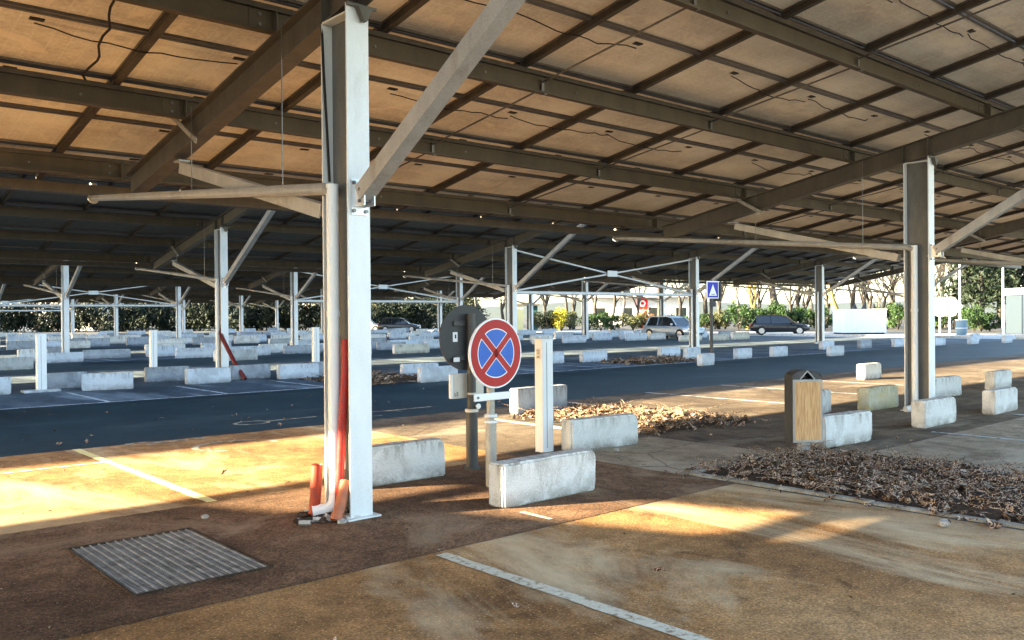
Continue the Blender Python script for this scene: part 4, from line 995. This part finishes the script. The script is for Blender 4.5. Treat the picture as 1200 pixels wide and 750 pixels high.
ever(1150, 76, EV, 'tall dark evergreen between the lamp posts at right', (1, 1, 1)); ever(1192, 80, EV, 'dark evergreen behind the kiosk', (1.1, 1, .95))
ever(1172, 84, EV, 'dark evergreen filling the gap left of the kiosk', (1.1, 1, 1.0))
ever(535, 125, EG, 'round olive tree seen just left of the braced column', (1, 1, .8))
for i, (px, d) in enumerate([(20, 132), (70, 138), (140, 135), (190, 142), (250, 138), (330, 134), (400, 140), (455, 136), (500, 140)]): ever(px, d, EG, 'olive green tree behind the dark hedge', (1.2, 1, random.uniform(.75, 1.0)), 'olive trees behind the dark hedge')
# far low hills close the horizon
b = MB(); n = 90; vs = []
for i in range(n+1):
    a = R(-70)+R(150)*i/n+R(48.6); d = 420; h = 7+6*noise.noise(Vector((i*.12, 2, 0)))
    vs += [(d*math.cos(a), d*math.sin(a), 0), (d*1.1*math.cos(a), d*1.1*math.sin(a), h), (d*1.5*math.cos(a), d*1.5*math.sin(a), 0)]
b.add(vs, [f for i in range(n) for f in ((3*i, 3*i+3, 3*i+4, 3*i+1), (3*i+1, 3*i+4, 3*i+5, 3*i+2))], 0, True); struct(b.build('hills', M['hill'], fix=False), 'low dark hills on the horizon behind the trees', 'hills')

# ------------------------------------------------------------------ light
PHI, KK = R(25.2), .66
EL = math.atan(KK*math.sin(PHI))
to_sun = Vector((-math.cos(PHI)*math.cos(EL), math.sin(PHI)*math.cos(EL), math.sin(EL)))
w = bpy.data.worlds.new('World'); sc.world = w; w.use_nodes = True; nt = w.node_tree; bg = nt.nodes['Background']
sky = nt.nodes.new('ShaderNodeTexSky'); sky.sky_type = 'NISHITA'; sky.sun_disc = False; sky.sun_elevation = EL; sky.sun_rotation = math.atan2(to_sun.x, to_sun.y) % (2*math.pi)
sky.air_density = 1.0; sky.dust_density = 1.0; sky.ozone_density = 1.2; nt.links.new(sky.outputs[0], bg.inputs[0]); bg.inputs[1].default_value = .08
sl = bpy.data.lights.new('sun', 'SUN'); sl.energy = 5.0; sl.angle = R(.6); sl.color = (1, .84, .56); so = bpy.data.objects.new('sun', sl); col.objects.link(so); so.rotation_euler = to_sun.to_track_quat('Z', 'Y').to_euler()

# ------------------------------------------------------------------ camera
TH = R(41.4235); pitch = -.0055; roll = -.0085
fwd = Vector((math.sin(TH), math.cos(TH), 0)); right = Vector((math.cos(TH), -math.sin(TH), 0)); up = Vector((0, 0, 1))
f2 = (fwd*math.cos(pitch)+up*math.sin(pitch)).normalized(); u2 = right.cross(f2)
r3 = right*math.cos(roll)+u2*math.sin(roll); r3 = right*math.cos(roll)-u2*math.sin(-roll)*1.0
u3 = r3.cross(f2)
cd = bpy.data.cameras.new('camera'); cam = bpy.data.objects.new('camera', cd); col.objects.link(cam)
mt = Matrix((r3, u3, -f2)).transposed().to_4x4(); mt.translation = Vector((-3.65874, -6.19067, 1.6)); cam.matrix_world = mt
cd.sensor_width = 36; cd.lens = 36*1022.18/1200; cd.clip_start = .1; cd.clip_end = 3000; sc.camera = cam
sc.view_settings.view_transform = 'Standard'; sc.view_settings.look = 'None'; sc.view_settings.exposure = 3.5; sc.view_settings.gamma = 1
sc.render.resolution_x = 1024; sc.render.resolution_y = 640
sc.cycles.max_bounces = 6; sc.cycles.diffuse_bounces = 2
